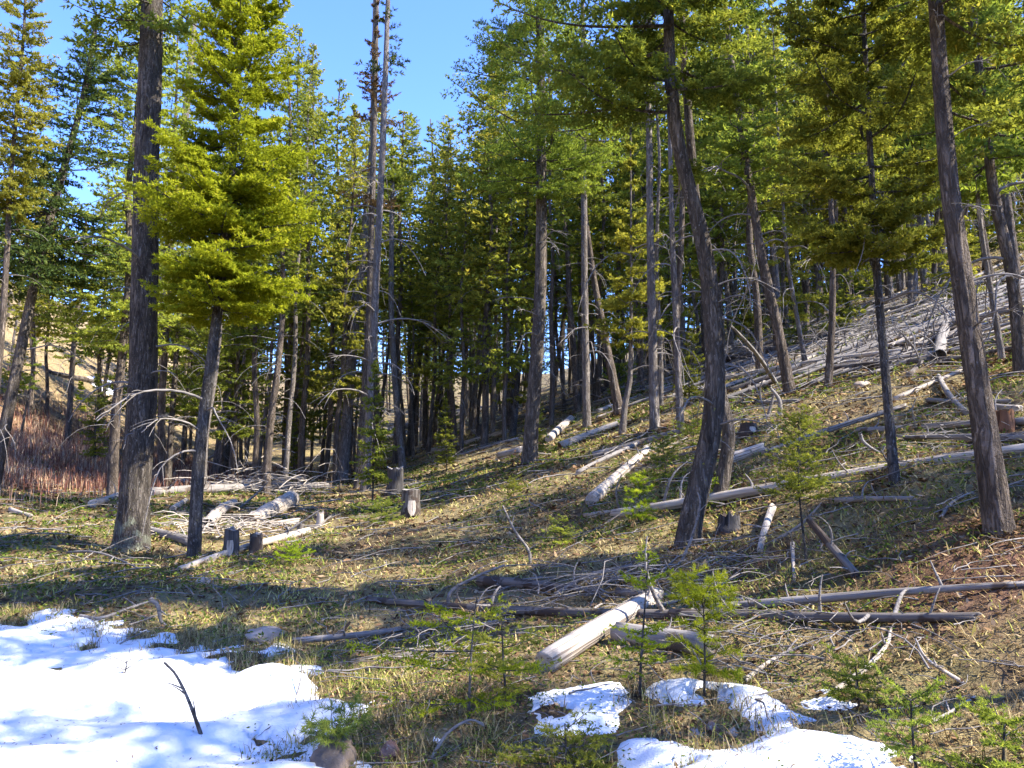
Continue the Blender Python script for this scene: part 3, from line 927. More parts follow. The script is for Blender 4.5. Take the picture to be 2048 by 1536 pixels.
def name_each(items, what):
    """items: dicts with 'look', 'px', 'dist'. Gives every one a label of its own: its look, its landmark, its place among its like."""
    by = {}
    for it in items:
        by.setdefault((it['look'], land_of(it['px'])), []).append(it)
    for (look, land), L in by.items():
        L.sort(key=lambda i: i['px'])
        for k, it in enumerate(L):
            it['label'] = f"{look} {what} {land}" if len(L) == 1 else f"{look} {what} {land}, {ORD[k]}" + (" one" if k == 0 else " from left") if k < len(ORD) else f"{look} {what} {land}, right of the rest, number " + ORD[k - len(ORD)] if k < 20 else look
            it['group'] = f"{look}s {what}"


def scatter_trees():
    r = random.Random(909)
    pts = list(HERO_XY)
    made = 0
    tries = 0
    todo = []
    while made < 400 and tries < 60000:
        tries += 1
        a = math.radians(r.uniform(-37, 37) if made < 345 else r.uniform(10, 36))
        d = 15 + 72 * r.random() ** 0.8
        x, y = d * math.sin(a), d * math.cos(a)
        px, py, f = project(np.array([x, y, float(height(x, y))]))
        px = float(px)
        if not -150 < px < 2200: continue
        # open ground: valley floor, grassy left slope, the near hillside
        if px < 380 and r.random() < 0.66: continue
        if px < 380 and d < 38: continue
        if 380 <= px < 700 and d < 25: continue
        if 700 <= px < 1250 and d < 27: continue
        if px >= 1250 and d < 21: continue
        if px >= 1250 and d < 32 and r.random() < 0.55: continue
        if d > 55 and px < 1300 and r.random() < .3: continue
        if px > 1350 and d < 40 and r.random() < .35: continue
        if made >= 345 and not 27 < d < 72: continue
        sp = 1.15 + 0.010 * d
        if any((x - u) ** 2 + (y - v) ** 2 < sp * sp for u, v in pts): continue
        k = r.random()
        pr = PROTO[r.choice([0, 1, 2, 3, 4])] if k < .60 else PROTO[r.choice([5, 6, 7])] if k < .95 else PROTO[8]
        H = pr['H'] * r.uniform(0.8, 1.15)
        if px < 380 and pr['kind'] == 'pine': pr = PROTO[2]
        gz = float(height(x, y))
        # respect the skyline
        lim = sky_limit(px) + r.uniform(-15, 60)
        while H > 4.5:
            ax, ay, _ = project(np.array([x, y, gz + H]))
            if float(ay) >= lim: break
            H -= 0.3
        if H <= 5.0: continue
        pts.append((x, y)); made += 1
        todo.append(dict(pr=pr, x=x, y=y, H=H, rz=r.uniform(0, 6.28), lean=(r.gauss(0, .045), r.gauss(0, .045)), px=px, dist=d, look=LOOKS[PROTO.index(pr)]))
    name_each(todo, "far back")
    for it in todo:
        k = it['pr']['kind']
        place(it['pr'], it['x'], it['y'], it['H'], it['rz'], {'fir': 'fir_tree', 'pine': 'pine_tree', 'snag': 'dead_tree'}[k], it['label'], {'fir': 'fir', 'pine': 'pine', 'snag': 'dead tree'}[k], it['group'], it['lean'])
    todo = []
    made = 0
    while made < 58 and tries < 90000:
        tries += 1
        a = math.radians(r.uniform(-34, 36) if made < 18 else r.uniform(9, 36)); d = 17 + 30 * r.random() if made < 18 else r.uniform(42, 80)
        x, y = d * math.sin(a), d * math.cos(a)
        px = float(project(np.array([x, y, float(height(x, y))]))[0])
        if px < 450 and d < 28: continue
        if px < 380 and r.random() < .7: continue
        if any((x - u) ** 2 + (y - v) ** 2 < 1.4 for u, v in pts): continue
        pts.append((x, y)); made += 1
        todo.append(dict(pr=r.choice(SMALL), x=x, y=y, H=r.uniform(1.4, 3.8) * (1 if made <= 18 else 1.9), rz=r.uniform(0, 6.28), lean=(r.gauss(0, .04), r.gauss(0, .04)), px=px, dist=d, look="small understory fir"))
    name_each(todo, "low down")
    for it in todo:
        place(it['pr'], it['x'], it['y'], it['H'], it['rz'], 'young_fir', it['label'], 'fir', it['group'], it['lean'])
    return pts


TREE_XY = scatter_trees()

# fuller crowns that fill the skyline, each set by hand: foot column, distance, crown top row, crown radius, leaf, words
for i, (px, d, top, r, leaf, prof, z0f, words_) in enumerate([
    (655, 31, 165, 2.2, 'leaf_yellow', 'column', .42, "full yellow-green fir left of the pole clump"),
    (700, 35, 200, 2.1, 'leaf_fir', 'cone', .42, "broad green fir directly behind the pole clump"),
    (790, 34, 225, 2.1, 'leaf_yellow', 'column', .40, "sunlit yellow fir at the left side of the sky gap"),
    (848, 39, 240, 2.0, 'leaf_fir', 'cone', .36, "pointed green fir in the middle of the sky gap"),
    (905, 37, 232, 2.0, 'leaf_yellow', 'column', .42, "rusty-topped yellow fir at the right side of the sky gap"),
    (605, 29, 140, 2.1, 'leaf_fir', 'column', .40, "green fir filling the skyline between the bright green fir and the poles"),
    (742, 40, 205, 2.4, 'leaf_yellow', 'column', .40, "olive fir rising just right of the pole clump"),
    (822, 44, 222, 2.5, 'leaf_fir', 'column', .40, "wide fir low in the left half of the sky gap"),
    (880, 46, 235, 2.5, 'leaf_fir', 'column', .40, "wide fir low in the right half of the sky gap"),
    (570, 33, 60, 2.3, 'leaf_fir', 'column', .35, "tall dark fir right behind the bright green fir"),
    (330, 27, 30, 2.5, 'leaf_yellow', 'column', .30, "pale yellow-green fir right of the thick dark trunk"),
    (232, 22, -60, 1.9, 'leaf_yellow', 'column', .25, "lit olive fir hugging the left side of the thick dark trunk"),
    (-20, 19, -120, 1.3, 'leaf_yellow', 'column', .5, "thin golden larch-like tree at the upper left edge"),
    (60, 34, 330, 2.2, 'leaf_yellow', 'cone', .35, "golden bushy fir on the left slope behind the leaning conifer"),
    (190, 36, 360, 2.3, 'leaf_fir', 'cone', .35, "bushy green fir on the left slope above the snow"),
    (965, 29, 130, 2.0, 'leaf_yellow', 'column', .35, "bright yellow fir just left of the straight dark fir"),
    (1020, 33, 60, 2.1, 'leaf_fir', 'column', .42, "tall green fir behind the yellow-green fir"),
    (1235, 33, 90, 2.0, 'leaf_yellow', 'column', .40, "full yellow-green fir between the grey pine poles"),
    (1440, 27, 60, 2.0, 'leaf_yellow', 'column', .30, "sunny fir right behind the curved fir"),
    (1560, 26, 20, 1.9, 'leaf_fir', 'column', .35, "green fir above the brown leaning trunk"),
    (1620, 30, 90, 1.9, 'leaf_yellow', 'cone', .30, "yellow-topped fir above the upright mossy fir"),
    (1830, 24, -60, 2.0, 'leaf_fir', 'column', .35, "full green fir between the spotted fir and the reddish fir"),
    (2000, 23, -40, 2.0, 'leaf_yellow', 'column', .35, "olive fir behind the top of the reddish fir"),
]):
    v = ray(px, 850); x, y = float(v[0] * d), float(d)
    z = float(height(x, y))
    H = float(at_depth(px, top, d)[2]) - z
    p = proto('fir', H, H * z0f, r, int(56 + H * 4.5), leaf, 'bark_back', 300 + i, [.2, -.2, .1][i % 3], 14, .42 if i == 8 else .16, prof, T_MID if d < 25 else T_FAR)
    place(p, x, y, H, 0.0, 'fir_tree', words_, 'fir', None)
# neighbours just outside the view on the uphill side: the same stand goes on there and shades the near ground
_r = random.Random(31)
for i, (x, y, H, w_) in enumerate([(13.5, 4.2, 12, "full roadside fir uphill past the right edge"), (8.0, -0.6, 10, "high-crowned roadside fir beside the road"), (14.5, 6.8, 13, "roadside pine farther uphill past the right edge"), (6.6, 2.4, 9.5, "slim roadside pine close past the right edge"), (9.5, -3.6, 12, "yellowish roadside fir farthest back along the road")]):
    p = PROTO[[0, 3, 5, 6, 2][i]]
    place(p, x, y, H, _r.uniform(0, 6), 'fir_tree' if p['kind'] == 'fir' else 'pine_tree', w_, p['kind'])
# ------------------------------------------------------------------ fallen logs, stumps, branches
WR = np.random.default_rng(404)


def log_mesh(name, L, r0, r1, mat, end_mat, seed, bend=0.02, sides=12, rings=None, jag=0.0, hollow=0.0, amp=0.07):
    """log along +X from 0 to L; ends are sawn or broken faces of their own material"""
    rings = rings or max(8, min(40, int(L / 0.14)))
    s = np.linspace(0, 1, rings)
    rg = np.random.default_rng(seed)
    P = np.stack([L * s, L * bend * np.sin(s * 2.8 + rg.uniform(0, 3)) - L * bend * math.sin(rg.uniform(0, 3)) * 0, L * bend * 0.5 * np.sin(s * 4 + rg.uniform(0, 6))], 1)
    P[:, 1] -= P[0, 1] + (P[-1, 1] - P[0, 1]) * s
    P[:, 2] -= P[0, 2] + (P[-1, 2] - P[0, 2]) * s
    R = r0 + (r1 - r0) * s
    V, Q = tubes(P[None], R[None], sides)
    V = V.reshape(rings, sides, 3)
    A, S = np.meshgrid(np.arange(sides) * 6.283 / sides, s * L)
    n = fbm(np.cos(A) * 1.6 + S * .5 + seed, np.sin(A) * 1.6 + S * 1.4, seed, 3) - 0.5
    V = P[:, None] + (V - P[:, None]) * (1 + amp * 2.2 * n)[..., None]
    if jag:
        V[-1, :, 0] += jag * (rg.uniform(-1, 1, sides))
        V[0, :, 0] += jag * 0.5 * (rg.uniform(-1, 1, sides))
    V = V.reshape(-1, 3)
    tri, extra = [], []
    base = len(V)
    for end, ring0, nx in ((0, 0, 1), (1, (rings - 1) * sides, -1)):
        c = P[0 if end == 0 else -1].copy()
        ring = V[ring0:ring0 + sides]
        inner = c + (ring - c) * 0.72 + np.array([nx * hollow * (1 if end == 0 else .3), 0, 0])
        i0 = base + len(extra)
        extra += list(inner) + [c + np.array([nx * hollow * 1.5, 0, 0])]
        for k in range(sides):
            k2 = (k + 1) % sides
            f = [[ring0 + k, ring0 + k2, i0 + k2], [ring0 + k, i0 + k2, i0 + k], [i0 + k, i0 + k2, i0 + sides]]
            tri += f if end else [t[::-1] for t in f]
    return make_mesh(name, np.vstack([V, extra]), tris=np.array(tri), quads=Q, mats=[mat, end_mat], tri_mat=1, quad_mat=0)


STUBS = []
for i in range(6):
    L = WR.uniform(0.12, 0.5)
    s = np.linspace(0, 1, 6)
    c = WR.uniform(-.5, .5)
    p = np.stack([L * 0.35 * c * s ** 2, L * .2 * np.sin(s * 3) * WR.uniform(-1, 1), L * s], 1)
    v, q = tubes(p[None], np.linspace(0.016, 0.005, 6)[None], 5)
    STUBS.append(make_mesh("branch_stub", v, quads=q, mats=[M['twig_grey']]))


def fallen_log(a, b, wa, wb, label, mat='wood_grey', end='wood_pale', stubs=5, lift=0.35, seed=None, cat="log", name="fallen_log", ground=(True, True), bend=0.012, jag=0.03, hollow=0.0, group=None, dist=None, depth=None, sides=12, amp=.07):
    """a, b: pixel positions of the ends; wa, wb: widths in pixels"""
    seed = seed if seed is not None else int(abs(a[0] * 7 + a[1] * 13 + b[0])) % 9973
    A = on_ground(*a) if depth is None or depth[0] is None else at_depth(*a, depth[0])
    B = on_ground(*b) if depth is None or depth[1] is None else at_depth(*b, depth[1])
    ra = 0.5 * wa * A[1] / F_PX; rb = 0.5 * wb * B[1] / F_PX
    return world_log(A, B, ra, rb, label, mat, end, stubs, lift, seed, cat, name, bend, jag, hollow, group, sides, amp, settle=depth is None)


def world_log(A, B, ra, rb, label, mat, end, stubs, lift, seed, cat, name, bend, jag, hollow, group, sides=12, amp=.07, settle=True):
    A = np.array(A, float); B = np.array(B, float)
    A[2] += ra * lift * 2; B[2] += rb * lift * 2
    if settle:
        t = np.linspace(0, 1, 30)[:, None]
        L_ = A + (B - A) * t
        pen = height(L_[:, 0], L_[:, 1]) - (L_[:, 2] - (ra + (rb - ra) * t[:, 0]) * 0.3)
        up = max(0.0, float(np.percentile(pen, 60)))
        A[2] += up; B[2] += up
    X = B - A; L = float(np.linalg.norm(X)); X = X / L
    Y = unit(np.cross(np.array([0, 0, 1.0]), X)); Z = np.cross(X, Y)
    o = link(name, log_mesh(name, L, ra, rb, M[mat], M[end], seed, bend, sides, None, min(jag, ra), hollow * ra, amp))
    o.matrix_world = Matrix(((X[0], Y[0], Z[0], A[0]), (X[1], Y[1], Z[1], A[1]), (X[2], Y[2], Z[2], A[2]), (0, 0, 0, 1)))
    tag(o, label, cat, group)
    r = random.Random(seed)
    for _ in range(stubs):
        t = r.uniform(.05, .95); an = r.uniform(-1.5, 1.5)
        rr = (ra + (rb - ra) * t) * .7
        st = link("branch_stub", STUBS[r.randrange(6)], o, (L * t, -rr * math.sin(an), rr * math.cos(an)), (an, r.uniform(-.5, .5), 0))
        sc = r.uniform(.5, 1.3) * min(1.6, 0.5 + L * .12)
        st.scale = (sc, sc, sc)
    return o


FL = fallen_log
# near ground
FL((1090, 1345), (1312, 1205), 48, 34, "short bleached bright log lying across darker logs in front", 'wood_pale', 'wood_pale', 1, depth=(None, 6.0), amp=.05)
FL((735, 1204), (1425, 1242), 13, 24, "long brown-grey log with a forked tip behind the bleached log", 'wood_dark', 'wood_grey', 9)
FL((1345, 1240), (1955, 1240), 25, 18, "dark straight log lying level right of the bleached log", 'wood_dark', 'wood_grey', 7)
FL((1390, 1228), (2060, 1172), 21, 12, "long grey log slanting up to the right edge above a dark log", 'wood_grey', 'wood_pale', 6)
FL((1235, 1190), (1505, 1205), 17, 12, "grey log half hidden in the near brush pile", 'wood_grey', 'wood_grey', 5)
FL((962, 1172), (1200, 1190), 24, 16, "dark short log at the back of the near brush pile", 'wood_dark', 'wood_grey', 4)
FL((1236, 1280), (1432, 1312), 40, 46, "thick grey log end lying under the bleached log", 'wood_grey', 'wood_dark', 1)
FL((733, 1348), (872, 1288), 13, 10, "short dark stick-like log beside the snow bank", 'wood_dark', 'wood_grey', 2)
FL((588, 1287), (805, 1262), 13, 10, "low grey log in the grass above the snow bank", 'wood_grey', 'wood_grey', 3)
FL((358, 1142), (616, 1067), 11, 15, "thin bleached pole slanting across in front of two low stumps", 'wood_pale', 'wood_pale', 5)
FL((1168, 1034), (1830, 930), 9, 10, "thin pale pole lying along the upper side of the long pale log", 'wood_pale', 'wood_pale', 8)
FL((1225, 1036), (2060, 902), 20, 20, "long pale log crossing the slope behind the curved fir", 'wood_pale', 'wood_pale', 8)
FL((1183, 1010), (1298, 902), 27, 15, "mottled pale log pointing uphill left of the curved fir", 'wood_pale', 'wood_pale', 5)
FL((1186, 917), (1372, 862), 16, 10, "grey log below the two grey pine poles", 'wood_grey', 'wood_pale', 3)
FL((1155, 949), (1284, 886), 10, 9, "slim grey log just below the grey log at the pine poles", 'wood_grey', 'wood_pale', 3)
FL((1456, 928), (1527, 902), 24, 20, "short split plank-like log right of the curved fir", 'wood_pale', 'wood_pale', 0)
FL((1526, 911), (1812, 814), 12, 9, "mottled thin log running uphill from the split plank-like log", 'wood_grey', 'wood_pale', 6)
FL((1098, 884), (1142, 842), 17, 14, "stubby pale log pointing away beside the straight dark fir", 'wood_pale', 'wood_pale', 1)
FL((1120, 900), (1236, 850), 19, 10, "broken pale log with red rot right of the straight dark fir", 'wood_pale', 'wood_rotten', 3)
FL((860, 908), (1014, 866), 13, 10, "orange-white log left of the straight dark fir", 'wood_pale', 'wood_pale', 2)
FL((1000, 917), (1042, 905), 16, 15, "short sawn log tucked against the foot of the straight dark fir", 'wood_pale', 'wood_pale', 0)
FL((905, 917), (1036, 880), 7, 7, "thin weathered pole in front of the orange-white log", 'wood_grey', 'wood_grey', 5)
FL((740, 872), (962, 822), 11, 12, "grey log running back behind the slim grey stems", 'wood_grey', 'wood_pale', 3)
FL((690, 905), (840, 862), 10, 9, "weathered grey log at the back of the dark thicket", 'wood_grey', 'wood_grey', 3)
FL((1450, 762), (1862, 697), 13, 9, "long pale log across the hillside below the jagged log", 'wood_pale', 'wood_pale', 7)
FL((1446, 790), (1816, 670), 13, 9, "dark grey log crossing uphill over the pale hillside log", 'wood_dark', 'wood_grey', 7)
FL((1446, 724), (1658, 684), 15, 13, "thick dark log behind the brown leaning trunk", 'wood_dark', 'wood_grey', 5)
FL((1447, 713), (1500, 666), 16, 12, "short pale log tilted uphill beside the curved fir's upper stem", 'wood_pale', 'wood_pale', 2)
FL((1662, 731), (1884, 707), 11, 10, "bright smooth log lying left of the jagged log end", 'wood_pale', 'wood_pale', 4)
FL((1668, 746), (1924, 722), 14, 12, "dark log directly below the bright smooth log", 'wood_dark', 'wood_grey', 4)
FL((1880, 720), (1896, 640), 25, 17, "jagged broken log with a hollow dark end facing downhill", 'wood_grey', 'wood_black', 9, hollow=.8, jag=.2)  # shade on the downhill end is painted in with near-black wood
FL((1932, 830), (1877, 755), 14, 9, "smooth lilac-grey pole sliding downhill beside the reddish fir", 'wood_grey', 'wood_grey', 1)
FL((1788, 802), (1934, 738), 10, 9, "slim pale pole slanting up to the reddish fir trunk", 'wood_pale', 'wood_pale', 4)
FL((1855, 806), (2020, 808), 10, 9, "low grey log behind the reddish fir trunk", 'wood_grey', 'wood_grey', 3)
FL((1718, 870), (2060, 850), 15, 15, "rust-streaked log with a curled root end, left of the reddish fir", 'wood_grey', 'wood_rotten', 5)
FL((1826, 840), (1884, 829), 8, 5, "tapered loose pole tip above the rust-streaked log", 'wood_grey', 'wood_grey', 1)
FL((1985, 818), (2040, 824), 14, 17, "sawn log end catching the sun at the right edge", 'wood_pale', 'wood_pale', 0)
FL((1796, 876), (2060, 884), 7, 19, "grey log tapering left beneath the rust-streaked log", 'wood_grey', 'wood_grey', 4)
FL((1672, 1006), (1826, 1001), 13, 10, "weathered log stub in the grass below the long pale log", 'wood_grey', 'wood_grey', 3)
FL((1553, 772), (1460, 652), 10, 5, "dead leaning stem with a sawn foot beside the brown leaning trunk", 'wood_grey', 'wood_black', 6, depth=(None, 12.2))
FL((184, 1014), (246, 994), 17, 15, "bright log piece showing left of the thick dark trunk", 'wood_pale', 'wood_pale', 1)
FL((303, 992), (655, 976), 20, 14, "long grey log buried in white brush behind the thick dark trunk", 'wood_grey', 'wood_pale', 10)
FL((495, 934), (615, 945), 10, 9, "dark slim log behind the white brush", 'wood_dark', 'wood_grey', 3)
FL((98, 747), (425, 813), 8, 9, "long dark log on the tan slope above the distant snow", 'wood_dark', 'wood_dark', 5)
FL((180, 735), (300, 800), 7, 7, "charred thin log above the distant snow patch", 'wood_black', 'wood_dark', 3)
FL((500, 1052), (582, 1010), 26, 34, "chunky bleached log with a dark rotten face", 'wood_pale', 'wood_rotten', 0, hollow=.5, jag=.16, amp=.26)
FL((414, 1060), (468, 1012), 26, 17, "pale hollow log with a dark open end beside the small trunk", 'wood_pale', 'wood_black', 1, hollow=.8, jag=.12, amp=.22)
FL((544, 1054), (598, 1046), 12, 12, "little sawn log with a dark round end by the rotten log", 'wood_pale', 'wood_black', 0)
FL((296, 1066), (384, 1092), 17, 22, "rounded log lying between the thick dark trunk and the small trunk", 'wood_grey', 'wood_grey', 2)
FL((350, 968), (385, 972), 15, 15, "bright short log chunk behind the small trunk", 'wood_pale', 'wood_pale', 0)
FL((345, 1022), (372, 1004), 12, 10, "small round bolt of wood in the yellow grass", 'wood_pale', 'wood_grey', 0)
FL((20, 1022), (62, 1034), 9, 7, "weathered wood slab in the yellow grass at the left edge", 'wood_pale', 'wood_pale', 0)
FL((1520, 1105), (1545, 1020), 12, 16, "short bleached log standing out in the grass right of the curved fir", 'wood_pale', 'wood_pale', 1)
FL((1590, 1165), (1585, 1090), 5, 9, "slim bleached stick log right of the curved fir's foot", 'wood_pale', 'wood_pale', 1)
FL((1712, 1158), (1616, 1042), 20, 13, "dark dead stem leaning left over the slope", 'wood_dark', 'wood_black', 3, depth=(None, 5.9))


# the jackstraw of older logs on the hillside
def scatter_logs():
    r = random.Random(66)
    kinds = [('wood_grey', 'grey log'), ('wood_grey', 'grey log'), ('wood_pale', 'bleached log'), ('wood_dark', 'dark log')]
    tries, todo = 0, []
    while len(todo) < 175 and tries < 9000:
        tries += 1
        px, py = r.uniform(560, 2060), r.uniform(520, 900)
        lo = np.interp(px, [560, 1000, 1350, 1700, 2050], [850, 770, 690, 620, 590])
        hi = np.interp(px, [560, 1000, 1350, 1700, 2050], [890, 860, 820, 770, 730])
        if not lo < py < hi: continue
        A = on_ground(px, py)
        if A[1] > 44: continue
        L = r.uniform(3.0, 9.0)
        an = r.gauss(0.12, .26) if r.random() < .75 else r.uniform(-1.5, 1.5)
        B = A + np.array([math.cos(an) * L, math.sin(an) * L, 0]); B[2] = float(height(B[0], B[1]))
        if r.random() < .4: A, B = B, A
        if max(float(height(*(A + (B - A) * q)[:2])) - float((A + (B - A) * q)[2]) for q in (.25, .5, .75)) > .25: continue
        ra = r.uniform(.028, .072)
        mid = project((A + B) / 2)
        if not 540 < float(mid[0]) < 2070: continue
        if A[1] < 13 or B[1] < 13: ra *= .7
        todo.append(dict(A=A, B=B, ra=ra, rb=ra * r.uniform(.4, .8), k=r.choice(kinds), px=float(mid[0]), dist=A[1], lift=r.uniform(.1, .7), st=r.randrange(2, 7)))
    for it in todo:
        L = np.linalg.norm(it['B'] - it['A'])
        it['look'] = ("short " if L < 4 else "long " if L > 6 else "") + it['k'][1]
    name_each(todo, "jackstrawed")
    for i, it in enumerate(todo):
        world_log(it['A'], it['B'], it['ra'], it['rb'], it['label'], it['k'][0], 'wood_grey', it['st'], it['lift'], i + 5, "log", "fallen_log", .012, .04, 0, it['group'], 8)


scatter_logs()


# ------------------------------------------------------------------ stumps
def stump(px, py, wpx, hpx, label, mat='wood_grey', top='wood_pale', seed=1, rag=0.15, scar=None, tilt=0.0, flare=.35):
    F = on_ground(px, py)
    d = F[1]
    r = 0.5 * wpx * d / F_PX; H = hpx * d / F_PX
    sides, rings = 20, 14
    h = np.linspace(-0.12, H, rings)
    A, Hh = np.meshgrid(np.arange(sides) * 6.283 / sides, h)
    n = fbm(np.cos(A) * 1.8 + seed, np.sin(A) * 1.8 + Hh * 2, seed, 3) - 0.5
    R = r * (1 + flare * np.exp(-np.maximum(Hh, 0) / (H * .3)) * (1 + .4 * np.cos(A * 4 + seed)) + 0.28 * n)
    Z = Hh + (np.arange(rings) == rings - 1)[:, None] * rag * H * (fbm(np.cos(A) * 3 + seed * 3, np.sin(A) * 3, seed + 2, 3) - 0.5) * 2
    V = np.stack([R * np.cos(A) + tilt * Z, R * np.sin(A), Z], -1).reshape(-1, 3)
    i = np.arange(rings - 1)[:, None] * sides; k = np.arange(sides)[None]; k2 = (k + 1) % sides
    Q = np.stack([i + k, i + k2, i + sides + k2, i + sides + k], -1).reshape(-1, 4)
    t0 = (rings - 1) * sides
    top_ring = V[t0:]
    c = top_ring.mean(0)
    inner = c + (top_ring - c) * .6 + np.array([0, 0, -0.02])
    Vt = np.vstack([top_ring, inner, [c - np.array([0, 0, .03])]])
    tri = []
    for k in range(sides):
        k2 = (k + 1) % sides
        tri += [[k, k2, sides + k2], [k, sides + k2, sides + k], [sides + k, sides + k2, 2 * sides]]
    t = link("tree_stump", None, None, F)
    tag(t, label, "stump")
    # the side grain runs upright: turn the mesh so that its X is up
    side = V[:, [2, 1, 0]] * np.array([1, 1, -1])
    o = link("stump_body", make_mesh("stump_body", side, quads=Q, mats=[M[mat]]), t, rot=(0, -math.pi / 2, 0))
    link("cut_face", make_mesh("cut_face", Vt, tris=np.array(tri), mats=[M[top]]), t)
    if scar:
        sv, sq = [], []
        nz, nx = 8, 5
        for a in range(nz):
            for b in range(nx):
                hh = H * (0.06 + 0.55 * a / (nz - 1)); wd = 0.75 * math.sin(math.pi * min(1, .25 + .72 * (1 - a / (nz - 1)))) ** .6
                an = -math.pi / 2 + 0.25 + (b / (nx - 1) - .5) * 1.1 * wd
                rr = r * (1.06 + flare * math.exp(-hh / (H * .3)) * 1.1)
                sv.append((rr * math.cos(an), rr * math.sin(an), hh))
        for a in range(nz - 1):
            for b in range(nx - 1):
                sq.append([a * nx + b, a * nx + b + 1, (a + 1) * nx + b + 1, (a + 1) * nx + b])
        sv = np.array(sv)
        link("bare_wood_scar", make_mesh("bare_wood_scar", sv[:, [2, 1, 0]] * np.array([1, 1, -1]), quads=np.array(sq), mats=[M[scar]]), t, rot=(0, -math.pi / 2, 0))
    return t


stump(821, 1034, 36, 54, "tall grey stump with an arched bare scar in the open grass", 'wood_dark', 'wood_grey', 3, .04, 'wood_pale', flare=.22)
stump(790, 988, 30, 50, "weathered stump with a shaded dark split face behind the scarred stump", 'wood_black', 'wood_pale', 5, .2, None)  # dark sides and pale top: shade and light put into the colour
stump(461, 1112, 28, 52, "dark stump with a pale split side near the bleached pole", 'wood_black', 'wood_grey', 7, .3, 'wood_pale')  # split stump; its shaded and lit faces are painted in by tone
stump(512, 1106, 24, 38, "low grey-brown stump right of the dark split stump", 'wood_dark', 'wood_grey', 9, .15)
stump(601, 1064, 14, 16, "tiny sawn stump beside the rotten log", 'wood_dark', 'wood_grey', 11, .05)
stump(1497, 866, 30, 20, "short sawn stump with a pale torn side right of the curved fir", 'wood_dark', 'wood_grey', 13, .1, 'wood_pale')
stump(965, 870, 22, 22, "dark low stump in the grass left of the small yellow-green fir", 'wood_black', 'wood_dark', 15, .15)
stump(1460, 1058, 40, 28, "dark broken root stump at the right of the curved fir's foot", 'wood_black', 'wood_dark', 17, .5)
stump(2010, 862, 34, 36, "red crumbling rotten stump at the right edge", 'wood_rotten', 'wood_rotten', 19, .4)
stump(640, 1050, 13, 24, "small splintered bright stump right of the rotten log", 'wood_pale', 'wood_pale', 23, .5)
# ------------------------------------------------------------------ stones
def stone(px, py, wpx, hpx, label, col, seed):
    F = on_ground(px, py); s = F[1] / F_PX
    rg = np.random.default_rng(seed)
    n1, n2 = 14, 20
    th = np.linspace(0, math.pi, n1); ph = np.arange(n2) * 6.283 / n2
    T, P = np.meshgrid(th, ph, indexing='ij')
    d = np.stack([np.sin(T) * np.cos(P), np.sin(T) * np.sin(P), np.cos(T)], -1)
    r = 1 + 0.55 * (fbm(d[..., 0] * 1.3 + seed, d[..., 1] * 1.3 + d[..., 2] * 1.1, seed, 3) - .5)
    for _ in range(5):
        v = unit(rg.normal(size=3)); k = d @ v
        r = np.where(k > .55, r * (.78 / np.maximum(k, .55)) ** .5, r)
    V = (d * r[..., None] * np.array([wpx * .5 * s, wpx * .4 * s, hpx * .62 * s])).reshape(-1, 3)
    i = np.arange(n1 - 1)[:, None] * n2; k = np.arange(n2)[None]; k2 = (k + 1) % n2
    Q = np.stack([i + k, i + n2 + k, i + n2 + k2, i + k2], -1).reshape(-1, 4)
    o = link("stone", make_mesh("stone", V, quads=Q, mats=[col]), None, F + np.array([0, 0, hpx * .22 * s]), (0, 0, rg.uniform(0, 6)))
    return tag(o, label, "stone")


def stone_material(name, c0, c1):
    k = NT(name)
    c = k.coords((1, 1, 1))
    n = k.noise(c, 9, 6, .65)
    col = k.ramp(n, [(.3, c0), (.7, c1)])
    col = k.mix(k.ramp(k.noise(c, 30, 3), [(.62, 0.0), (.68, .7)]), col, (.33, .33, .28))
    return k.finish(col, .9, k.bump(n, .7, .03), .2)


M['stone_tan'] = stone_material("stone_tan", (.24, .19, .15), (.42, .35, .29))
M['stone_red'] = stone_material("stone_red", (.16, .09, .07), (.30, .19, .15))
M['stone_brown'] = stone_material("stone_brown", (.10, .075, .056), (.21, .165, .13))
stone(532, 1276, 74, 24, "flat tan stone at the snow's upper edge", M['stone_tan'], 3)
stone(665, 1540, 110, 66, "brown stone behind the pine seedling at the lower edge", M['stone_brown'], 5)
stone(405, 1168, 24, 15, "small pale stone in the grass below the bleached pole", M['stone_tan'], 7)
stone(780, 1512, 46, 30, "red-brown stone poking through the snow edge", M['stone_red'], 9)
stone(1425, 1462, 30, 18, "reddish stone in the brown island amid snow", M['stone_red'], 11)
stone(1392, 1472, 22, 14, "small tan stone left of the reddish stone", M['stone_tan'], 13)
stone(1465, 1470, 26, 15, "grey-tan stone right of the reddish stone", M['stone_tan'], 15)
stone(1725, 775, 34, 15, "grey boulder in shade below the dark hillside log", M['stone_tan'], 17)


